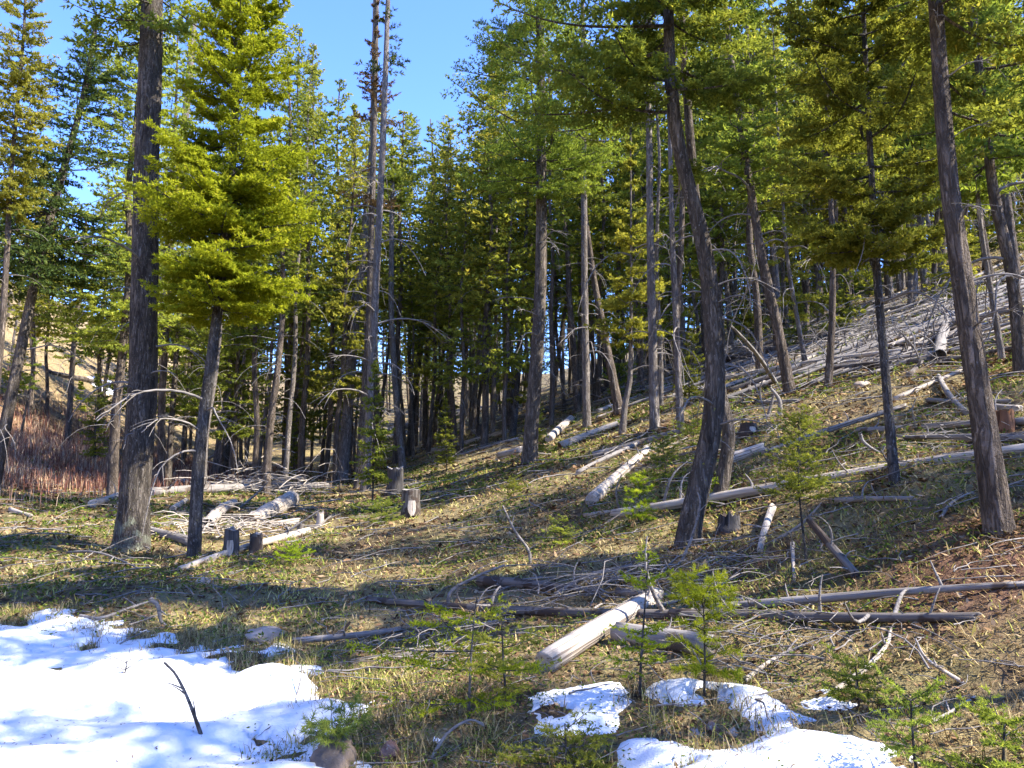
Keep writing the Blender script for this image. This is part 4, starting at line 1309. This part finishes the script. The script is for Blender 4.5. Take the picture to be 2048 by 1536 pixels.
# ------------------------------------------------------------------ fallen branches, each one picked out by hand
def fallen_branch(pts, w, label, mat='twig_grey', name="fallen_branch", cat="branch", twigs=4, foot=None, seed=None, group=None, flat=True):
    """pts: pixels along the branch; lying on the ground (flat) or standing on its lowest point"""
    seed = seed or int(pts[0][0] * 3 + pts[0][1])
    rg = np.random.default_rng(seed)
    if flat:
        W = np.array([on_ground(*p) for p in pts])
    else:
        low = max(pts, key=lambda p: p[1]); d = on_ground(*low)[1]
        W = np.array([at_depth(*p, d) for p in pts])
    r = 0.5 * w * W[:, 1].mean() / F_PX
    if flat: W[:, 2] += r * .8
    P = smooth_path(W, 16)
    L = float(np.linalg.norm(np.diff(P, axis=0), axis=1).sum())
    if flat:
        P[:, 2] += 0.04 * L * np.sin(np.linspace(0, math.pi, 16)) * rg.uniform(0.2, 1.2)
    o0 = P[0].copy()
    lines = [P]; rads = [np.linspace(r * 1.1, r * .55, 16)]
    s = np.linspace(0, 1, 16)[:, None]
    for _ in range(twigs):
        k = rg.integers(3, 15)
        d = unit(unit(P[k] - P[k - 1]) * .8 + rg.normal(0, .6, 3) + np.array([0, 0, .25]))
        l = L * rg.uniform(.08, .25)
        lines.append(P[k] + d * l * s + np.array([0, 0, -.15 * l]) * s ** 2); rads.append(np.linspace(r * .5, r * .2, 16))
    # local frame along the branch so that the grain follows it
    V, Q = tubes(np.array(lines) - o0, np.array(rads), 7)
    o = link(name, make_mesh(name, V, quads=Q, mats=[M[mat]]), None, o0)
    return tag(o, label, cat, group)


FB = fallen_branch
FB([(160, 1235), (200, 1244), (255, 1225), (305, 1204)], 7, "crooked grey branch lying at the snow's upper edge", twigs=3)
FB([(300, 1198), (316, 1212), (322, 1242), (340, 1254)], 9, "bent pale branch hooked over the grass near the snow", twigs=1, flat=False)
FB([(135, 1107), (225, 1130), (285, 1143)], 5, "thin straight branch below the thick dark trunk", twigs=5)
FB([(1488, 1366), (1553, 1322), (1615, 1291)], 10, "thick tan branch leading to the snow strip", 'wood_pale', twigs=2)
FB([(1666, 1391), (1741, 1346), (1775, 1305), (1782, 1260)], 11, "bright bent branch curving up from the snow strip", 'wood_pale', twigs=2)
FB([(1926, 1366), (1854, 1318), (1830, 1277)], 8, "arched pale twig right of the bright bent branch", 'wood_pale', twigs=2, flat=False)
FB([(1833, 1455), (1888, 1438), (1950, 1397)], 9, "white stick in the dark lower right corner", 'wood_pale', twigs=1)
FB([(862, 1517), (896, 1466), (940, 1440), (968, 1452)], 7, "arched weathered branch in the lower middle", twigs=3, flat=False)
FB([(1060, 1126), (1057, 1100), (1030, 1062), (1005, 1011)], 6, "upright bare branch standing in the middle grass", twigs=3, flat=False)
FB([(415, 1507), (380, 1408), (352, 1350), (328, 1325)], 8, "bare dark twig standing in the snow", 'wood_dark', twigs=5, flat=False, name="dead_twig", cat="twig")
FB([(660, 1280), (690, 1256), (700, 1244)], 9, "short dark forked stick above the snow bank", 'wood_dark', twigs=2, flat=False)
FB([(411, 920), (440, 905), (456, 897), (468, 868)], 6, "white forked branch behind the small trunk", twigs=5, flat=False)
FB([(480, 1015), (510, 990), (535, 965)], 5, "white curved branch left of the rotten log", twigs=4, flat=False)
FB([(545, 1080), (580, 1060), (640, 1020)], 5, "grey stick leaning over the small bleached logs", twigs=2, flat=False)
FB([(630, 1060), (650, 1050), (672, 1030)], 5, "short white stick right of the splintered stump", twigs=2)
FB([(1360, 1130), (1385, 1070), (1400, 1010), (1395, 985)], 6, "pale dead branch standing before the curved fir's foot", twigs=5, flat=False)
FB([(1545, 1085), (1600, 1050), (1640, 1010)], 7, "thin grey branch reaching up right of the curved fir", twigs=4, flat=False)
FB([(1720, 868), (1728, 885), (1760, 905), (1770, 890)], 7, "curled grey root at the end of the rust-streaked log", twigs=1, flat=False)
FB([(1535, 835), (1545, 800), (1550, 778)], 7, "pale stake propped upright below the brown leaning trunk", twigs=0, flat=False)
FB([(1560, 830), (1558, 800), (1540, 775)], 10, "forked grey snag stub beside the pale stake", twigs=2, flat=False)
FB([(1880, 1040), (1910, 1010), (1950, 985)], 7, "speckled grey branch left of the reddish fir's foot", twigs=3)
FB([(1110, 1190), (1180, 1150), (1265, 1130)], 9, "grey branch slanting out of the near brush pile", twigs=4, flat=False)
FB([(895, 1208), (905, 1180), (960, 1150), (1010, 1130)], 7, "crooked branch rising at the back of the near brush pile", twigs=3, flat=False)
FB([(1300, 1215), (1420, 1190), (1500, 1215)], 7, "bowed grey branch over the logs right of the bleached log", twigs=5, flat=False)


# ------------------------------------------------------------------ seedlings and young firs of the foreground
def sapling(px, py, top, label, leaf, r, n, tmpl, name="fir_sapling", cat="sapling", seed=1, z0=.12, profile='cone', lean=0.0, patchy=0, elev=(-.05, .6), rad=.010):
    F = on_ground(px, py); d = F[1]
    H = (at_depth(px, top, d) - F)[2]
    z = np.linspace(0, H, 10)
    path = np.stack([lean * z + .03 * np.sin(z * 3 + seed), .02 * np.cos(z * 2), z - .04 * (z == 0)], 1)
    t = link(name, None, None, F)
    tag(t, label, cat)
    link("stem", trunk_mesh("stem", path, np.linspace(rad * (.5 + H * .5), .003, 8), M['bark_young'], seed, 7, 24, .04, .2, .1), t)
    link("foliage", crown_mesh("foliage", path, H * z0, H, r, n, [M[leaf], M['bark_young']], seed + 3, tmpl, profile=profile, elev=elev, wood_r=.006, patchy=patchy), t)
    return t


SR = np.random.default_rng(88)
T_SAP = [branch_template(SR.uniform(.45, .6), SR, .06, .075, .34, .02, 1.0, .014, .024, .0034, 4) for _ in range(6)]
T_TUFT = [branch_template(.22, SR, .06, 0, .30, -.10, 1.6, .008, .040, .0020, 5) for _ in range(5)]
sapling(935, 1440, 1195, "spreading fir sapling with light green sprays in front of the logs", 'leaf_bright', .60, 15, T_SAP, seed=3, patchy=.25, rad=.010, elev=(-.1, .35), lean=.12, profile='round')
sapling(1015, 1415, 1235, "low yellow-green fir sapling tangled beside the spreading sapling", 'leaf_yellow', .42, 12, T_SAP, seed=41, profile='round', elev=(-.1, .4), patchy=.15)
sapling(1292, 1400, 1130, "slim fir sapling crossing the bleached log", 'leaf_bright', .13, 16, T_SAP, seed=5, profile='column')
sapling(1402, 1395, 1185, "bright upright pine seedling right of the bleached log", 'leaf_bright', .09, 24, T_TUFT, name="pine_seedling", cat="seedling", seed=7, profile='column')
sapling(1612, 1125, 835, "dark young pine standing before the long pale log", 'leaf_fir', .36, 42, T_SAP, name="pine_sapling", seed=9, z0=.42, profile='round', elev=(.1, .7))
sapling(680, 1545, 1448, "small pine seedling at the lower edge of the snow", 'leaf_pine', .10, 12, T_TUFT, name="pine_seedling", cat="seedling", seed=11)
sapling(1275, 1050, 965, "yellow-green seedling left of the curved fir's foot", 'leaf_bright', .22, 22, T_TUFT, name="pine_seedling", cat="seedling", seed=13)
sapling(1120, 1090, 1048, "small lit fir seedling in the middle grass", 'leaf_yellow', .35, 16, T_SAP, name="fir_seedling", cat="seedling", seed=15)
sapling(765, 1050, 1000, "low spreading fir seedling left of the scarred stump", 'leaf_fir', .8, 26, T_SAP, name="fir_seedling", cat="seedling", seed=17)
sapling(1385, 905, 815, "small fir sapling left of the curved fir, by the pine pole", 'leaf_fir', .55, 30, T_SAP, seed=19)
sapling(1330, 965, 870, "blue-green young fir beside the mottled log", 'leaf_fir', .55, 30, T_SAP, seed=21)
sapling(585, 1128, 1085, "low green fir seedling at the end of the bleached pole", 'leaf_bright', .42, 18, T_SAP, name="fir_seedling", cat="seedling", seed=23)
sapling(1424, 1010, 972, "tiny bright seedling against the rim-lit trunk", 'leaf_bright', .10, 10, T_TUFT, name="pine_seedling", cat="seedling", seed=25)
sapling(1710, 1420, 1330, "fir sprig by the white stick", 'leaf_fir', .30, 14, T_SAP, name="fir_seedling", cat="seedling", seed=27)
sapling(1850, 1560, 1400, "ragged fir sapling filling the lower right corner", 'leaf_fir', .42, 9, T_SAP, seed=29, patchy=.2)
sapling(2020, 1560, 1440, "dark fir sapling cut by the lower right edge", 'leaf_fir', .42, 9, T_SAP, seed=31, patchy=.2)
sapling(1120, 1560, 1450, "low dark fir sapling at the lower edge in the middle", 'leaf_fir', .45, 12, T_SAP, seed=33, elev=(-.1, .25))
sapling(1030, 1000, 955, "low fir seedling in shade below the straight dark fir", 'leaf_fir', .5, 18, T_SAP, name="fir_seedling", cat="seedling", seed=35)
sapling(248, 1390, 1322, "reddish leafless seedling standing in the snow", 'leaf_dead', .12, 12, [branch_template(.3, SR, .12, 0, .25, 0, .6, .06, .02, .002, 1) for _ in range(3)], name="bare_seedling", cat="seedling", seed=37)
sapling(160, 830, 765, "small lit fir on the tan slope", 'leaf_bright', .7, 24, T_MID, name="fir_sapling", seed=39)


# ------------------------------------------------------------------ grass, herbs, litter: what nobody could count
def polar(n, r0, r1, a0, a1, rg):
    r = r0 * np.exp(rg.uniform(0, 1, n) * math.log(r1 / r0)); a = np.radians(rg.uniform(a0, a1, n))
    return r * np.sin(a), r * np.cos(a), r


def cover_material(name, stops, trans=.25):
    k = NT(name)
    a = k.n("Attribute"); a.attribute_name = "tint"
    return k.finish(k.ramp(a.outputs["Fac"], stops), .8, None, .15, trans)


GR = np.random.default_rng(2024)


def blades(name, x, y, r, h, w, lean, tint, mat, label, twist=None, bend=.5):
    n = len(x)
    z = height(x, y)
    a = GR.uniform(0, 6.283, n) if twist is None else twist
    d = np.stack([np.cos(a), np.sin(a), np.zeros(n)], 1)
    side = np.stack([-np.sin(a), np.cos(a), np.zeros(n)], 1)
    b2 = GR.uniform(0, 6.283, n)
    side = unit(side + .5 * np.stack([np.cos(b2), np.sin(b2), 0 * a], 1))
    base = np.stack([x, y, z - .01], 1)
    up = np.array([0, 0, 1.0])
    m = base + (up * np.cos(lean * bend)[:, None] + d * np.sin(lean * bend)[:, None]) * (h * .55)[:, None]
    t = m + (up * np.cos(lean)[:, None] + d * np.sin(lean)[:, None]) * (h * .5)[:, None]
    V = np.stack([base - side * w[:, None], base + side * w[:, None], m - side * (w * .8)[:, None], m + side * (w * .8)[:, None], t], 1).reshape(-1, 3)
    i = np.arange(n)[:, None] * 5
    tri = np.concatenate([i + np.array([[0, 1, 3]]), i + np.array([[0, 3, 2]]), i + np.array([[2, 3, 4]])])
    o = link(name, make_mesh(name, V, tris=tri, mats=[mat], smooth=False, attrs={"tint": np.repeat(tint, 5)}), kind="stuff")
    o["label"] = label
    return o


M['grass'] = cover_material("grass", [(0, (.06, .042, .024)), (.3, (.25, .18, .085)), (.55, (.60, .47, .24)), (.75, (.47, .43, .12)), (1, (.17, .22, .04))])
n = 165000
x, y, r = polar(n, 3.0, 60, -42, 42, GR)
keep = ~in_snow(x, y, -.07)
den = fbm(x * .8, y * .8, 91, 3)
keep &= GR.uniform(0, 1, n) < np.clip((den - .28) * 3.2, .18, 1)
x, y, r = x[keep], y[keep], r[keep]; n = len(x)
gz = np.clip((fbm(x * .45, y * .45, 55, 3) - .40) * 5, 0, 1)           # greener patches
gz = np.maximum(gz * .8, np.exp(-(((x + 5.2) / 3.2) ** 2 + ((y - 13.5) / 3.5) ** 2)) * .75)
tint = np.where(GR.uniform(0, 1, n) < gz * .75, GR.uniform(.62, 1.0, n), GR.uniform(.05, .62, n) + .12 * left_hill(x, y))
tuft = fbm(x * 4, y * 4, 93, 2)
hh = (.035 + .07 * GR.uniform(0, 1, n) ** 1.5 + .06 * np.clip(tuft - .55, 0, 1) * 3) * np.clip(.85 + r * .02, .8, 1.7)
blades("dry_grass", x, y, r, hh, .0025 * np.clip(r / 3.5, 1, 9) * GR.uniform(.7, 1.4, n), np.clip(GR.normal(1.25, .36, n), .1, 1.62), tint, M['grass'], "matted tan and green grass over the forest floor", bend=.72)

# tufts at the snow's edge and poking through it
P = np.concatenate([np.asarray(SNOW_OUTLINES['bank'])[1:17], np.asarray(SNOW_OUTLINES['verge'])[:9], np.asarray(SNOW_OUTLINES['verge'])[12:]])
k = np.where(GR.uniform(0, 1, 420) < .8, GR.integers(0, 16, 420), GR.integers(16, len(P), 420))
cx, cy_ = P[k, 0] + GR.normal(0, .28, 420), P[k, 1] + GR.normal(0, .22, 420)
k = np.repeat(np.arange(420), 22)
x, y = cx[k] + GR.normal(0, .035, len(k)), cy_[k] + GR.normal(0, .035, len(k))
blades("snow_edge_grass", x, y, x, GR.uniform(.04, .15, len(k)), GR.uniform(.0015, .003, len(k)), np.clip(GR.normal(1.0, .4, len(k)), 0, 1.6), GR.uniform(0, .6, len(k)) + (GR.uniform(0, 1, 420) < .3)[k] * .35, M['grass'], "dry grass tufts poking out along the snow's edge")

# low leafy herbs
M['herb'] = cover_material("herb", [(0, (.03, .055, .012)), (.5, (.09, .14, .024)), (.85, (.21, .24, .04)), (1, (.22, .13, .05))], .35)


def leaves(name, cx, cy, rr, spread, per, size, tint, mat, label, hmax):
    k = np.repeat(np.arange(len(cx)), per)
    n = len(k)
    x = cx[k] + GR.normal(0, 1, n) * spread[k]; y = cy[k] + GR.normal(0, 1, n) * spread[k]
    q = np.exp(-((x - cx[k]) ** 2 + (y - cy[k]) ** 2) / (2 * spread[k] ** 2))
    z = height(x, y) + GR.uniform(0, 1, n) * hmax * q * rr[k] + .01
    u = unit(GR.normal(size=(n, 3)) * np.array([1, 1, .45])); v = unit(np.cross(u, GR.normal(size=(n, 3)) * np.array([.4, .4, .1]) + np.array([0, 0, 1])))
    s = (size[k] * GR.uniform(.6, 1.4, n))[:, None]
    c = np.stack([x, y, z], 1)
    V = np.stack([c - u * s, c + v * s * .5, c + u * s, c - v * s * .5], 1).reshape(-1, 3)
    o = link(name, make_mesh(name, V, quads=np.arange(n * 4).reshape(-1, 4), mats=[mat], smooth=False, attrs={"tint": np.repeat(np.clip(tint[k] + GR.normal(0, .16, n), 0, 1), 4)}), kind="stuff")
    o["label"] = label


n = 5000
x, y, r = polar(n, 3.2, 34, -40, 40, GR)
m = (fbm(x * .55, y * .55, 61, 3) > .46) & ~in_snow(x, y, .03)
x, y, r = x[m], y[m], r[m]
leaves("low_herbs", x, y, np.ones(len(x)), .05 + .012 * r, 26, .009 * np.clip(r / 4, 1, 6), GR.uniform(.3, .88, len(x)), M['herb'], "low green leafy herbs in patches between the grass", .09)

# needle litter, bark chips and dead leaves lying flat
M['litter'] = cover_material("litter", [(0, (.03, .02, .014)), (.35, (.12, .07, .04)), (.6, (.26, .16, .085)), (.85, (.38, .29, .18)), (1, (.30, .27, .22))], .1)
n = 80000
x, y, r = polar(n, 3.0, 45, -42, 42, GR)
bx, by, br = [], [], []
for hx, hy, hr in [(o.location.x, o.location.y, o.location.y) for o in bpy.data.objects if o.name.split('.')[0] in ('fir_tree', 'pine_tree') and 4 < o.location.y < 24 and abs(o.location.x) < o.location.y]:
    k_ = int(900 if hr < 14 else 350)
    a_ = GR.uniform(0, 6.283, k_); q_ = .10 + GR.exponential(.28, k_)
    bx.append(hx + np.cos(a_) * q_); by.append(hy + np.sin(a_) * q_); br.append(np.full(k_, hr))
x = np.concatenate([x] + bx); y = np.concatenate([y] + by); r = np.concatenate([r] + br); n = len(x)
m = ~in_snow(x, y, 0.0) & (GR.uniform(0, 1, n) < np.clip(1.25 - 1.5 * (fbm(x * .8, y * .8, 91, 3) - .2), .25, 1))
x, y, r = x[m], y[m], r[m]; n = len(x)
u = unit(GR.normal(size=(n, 3)) * np.array([1, 1, .30])); v = unit(np.cross(u, GR.normal(size=(n, 3)) * .35 + np.array([0, 0, 1])))
ln = (GR.uniform(.006, .028, n) * np.clip(r / 4.5, .9, 5))[:, None]; wd = ln * GR.uniform(.12, .55, (n, 1))
c = np.stack([x, y, height(x, y) + GR.uniform(.004, .03, n)], 1)
o = link("needle_litter", make_mesh("needle_litter", np.stack([c - u * ln, c + v * wd, c + u * ln, c - v * wd], 1).reshape(-1, 3), quads=np.arange(n * 4).reshape(-1, 4), mats=[M['litter']], smooth=False,
         attrs={"tint": np.repeat(np.clip(GR.uniform(0, 1, n) * .8 + .3 * (fbm(x * 1.2, y * 1.2, 47, 2) - .4), 0, 1), 4)}), kind="stuff")
o["label"] = "brown needle litter and bark chips on the forest floor"

# needles and bits of twig that fell on the snow
n = 2600
x = np.concatenate([GR.uniform(-6, -.4, n), GR.uniform(.6, 2.6, n // 3)]); y = np.concatenate([GR.uniform(3.0, 8.2, n), GR.uniform(3.0, 5.6, n // 3)])
zz = np.full(len(x), -9.0)
for kk in SNOW_OUTLINES:
    if kk == 'far': continue
    hs_, ds_ = snow_depth(x, y, kk)
    zz = np.where(ds_ > .03, np.maximum(zz, hs_), zz)
m = zz > 0
x, y, zz = x[m], y[m], zz[m]; n = len(x)
u = unit(GR.normal(size=(n, 3)) * np.array([1, 1, .12])); v = unit(np.cross(u, np.array([0, 0, 1.0])))
ln = (GR.uniform(.004, .02, n) * (1 + 2.5 * (GR.uniform(0, 1, n) > .95)))[:, None]; wd = GR.uniform(.0012, .004, (n, 1))
c = np.stack([x, y, height(x, y) + zz + .004], 1)
o = link("snow_litter", make_mesh("snow_litter", np.stack([c - u * ln, c + v * wd, c + u * ln, c - v * wd], 1).reshape(-1, 3), quads=np.arange(n * 4).reshape(-1, 4), mats=[M['litter']], smooth=False, attrs={"tint": np.repeat(GR.uniform(0, .6, n), 4)}), kind="stuff")
o["label"] = "fallen needles and twig bits on the snow"

# red-stemmed shrubs
M['red_stem'] = cover_material("red_stem", [(0, (.13, .055, .042)), (.4, (.27, .125, .088)), (.7, (.42, .29, .195)), (1, (.52, .41, .27))], .1)
n = 60000
x = np.concatenate([GR.normal(RED_A[0], 6.0, n // 3), GR.normal(RED_B[0], 4.5, n // 4), GR.normal(RED_D[0], 5, n // 3), GR.normal(RED_C[0], .8, n // 20)])
y = np.concatenate([GR.normal(RED_A[1], 4.5, n // 3), GR.normal(RED_B[1], 3.0, n // 4), GR.normal(RED_D[1], 5, n // 3), GR.normal(RED_C[1], .9, n // 20)])
m = GR.uniform(0, 1, len(x)) < red_zone(x, y) * np.clip((fbm(x * .6, y * .6, 15, 3) - .3) * 4, 0, 1)
x, y = x[m], y[m]; n = len(x); r = np.hypot(x, y)
blades("red_shrub_stems", x, y, r, GR.uniform(.2, .6, n) * np.clip(r / 20, .35, 1), .0035 * np.clip(r / 9, .5, 3.0) * GR.uniform(.6, 1.3, n), np.clip(np.abs(GR.normal(.3, .6, n)), 0, 1.4), np.clip(GR.uniform(0, 1, n) + (fbm(x * .25, y * .25, 19, 2) - .5) * .9, 0, 1), M['red_stem'], "thicket of red-stemmed leafless shrubs", bend=.3)


# dead twigs strewn everywhere, thick in the brush piles
def strew(name, cx, cy, L, rad_, label, mat, hover=.06, arch=.25):
    n = len(cx)
    a = GR.uniform(0, 6.283, n)
    s = np.linspace(0, 1, 6)[None, :, None]
    d = np.stack([np.cos(a), np.sin(a), GR.normal(0, .12, n)], 1)[:, None]
    sd = np.stack([-np.sin(a), np.cos(a), 0 * a], 1)[:, None]
    L3 = L[:, None, None]
    p = np.stack([cx, cy, 0 * cx], 1)[:, None] + d * L3 * (s - .5) + sd * L3 * (GR.normal(0, .35, n)[:, None, None] * (s - .5) ** 2 + GR.normal(0, .03, (n, 6, 1)))
    z = height(p[..., 0], p[..., 1])
    base = z.max(1)[:, None] * .5 + z * .5
    p[..., 2] = base + p[..., 2] + rad_[:, None] + (GR.exponential(hover, n)[:, None] + L[:, None] * GR.exponential(arch, n)[:, None] * .5 * np.sin(s[..., 0] * math.pi * GR.uniform(.5, 1, n)[:, None]))
    R = rad_[:, None] * np.linspace(1, .4, 6)[None]
    V, Q = tubes(p, R, 4)
    o = link(name, make_mesh(name, V, quads=Q, mats=[M[mat]]), kind="stuff")
    o["label"] = label


n = 1500
x, y, r = polar(n, 3.2, 40, -40, 40, GR)
m = ~in_snow(x, y, .02); x, y, r = x[m], y[m], r[m]; n = len(x)
strew("fallen_twigs", x, y, GR.uniform(.12, .6, n) * np.clip(r / 7, .8, 2.6), GR.uniform(.0025, .006, n) * np.clip(r / 6, .8, 3), "dead grey twigs strewn over the forest floor", 'twig_grey', .015, .08)


def pile(px, py, sx, sy, n, L, rad_, hover):
    c = on_ground(px, py)
    s = c[1] / F_PX
    x = c[0] + GR.normal(0, 1, n) * sx * s; y = c[1] + GR.normal(0, 1, n) * sy
    return x, y, GR.uniform(.35, 1, n) * L, GR.uniform(.5, 1.2, n) * rad_, hover


for (px, py, sx, sy, n, L, rd, hv, lab) in [
    (1200, 1195, 110, .30, 60, 1.0, .0065, .05, "tangle of grey branches heaped behind the bleached log"),
    (1440, 1150, 90, .5, 45, .7, .005, .04, "dead branches around the curved fir's foot"),
    (530, 985, 75, .7, 190, 1.5, .017, .22, "pale bristling brush on the long grey log"),
    (470, 1062, 75, .5, 110, .9, .012, .08, "broken sticks around the small trunk and the stumps"),
    (1780, 660, 110, 2.2, 170, 1.8, .009, .18, "grey brush tangle on the log-strewn hillside"),
    (1560, 700, 90, 2.0, 110, 1.6, .009, .16, "grey brush behind the brown leaning trunk"),
    (1700, 790, 160, 1.2, 80, 1.0, .006, .06, "sticks strewn under the hillside logs"),
    (1900, 900, 90, .8, 60, .8, .005, .05, "sticks strewn under the rust-streaked log"),
    (820, 850, 130, 2.0, 150, 2.2, .015, .3, "dark brush filling the foot of the far thicket"),
    (1330, 760, 130, 2.0, 120, 2.0, .014, .2, "grey brush between the pine poles"),
    (1050, 830, 110, 2.0, 90, 1.8, .013, .15, "grey sticks behind the straight dark fir"),
    (300, 860, 90, 2.0, 70, 2.0, .013, .15, "dead sticks behind the thick dark trunk"),
    (1500, 1330, 130, .3, 60, .6, .005, .04, "thin grey sticks beside the snow strip"),
    (830, 1330, 100, .35, 60, .7, .005, .04, "thin sticks in front of the brown-grey log"),
]:
    x, y, L, rr, hv = pile(px, py, sx, sy, n, L, rd, hv)
    strew("brush", x, y, L, rr, lab, 'twig_pale' if px < 600 and py > 950 else 'twig_grey', hv, .2)
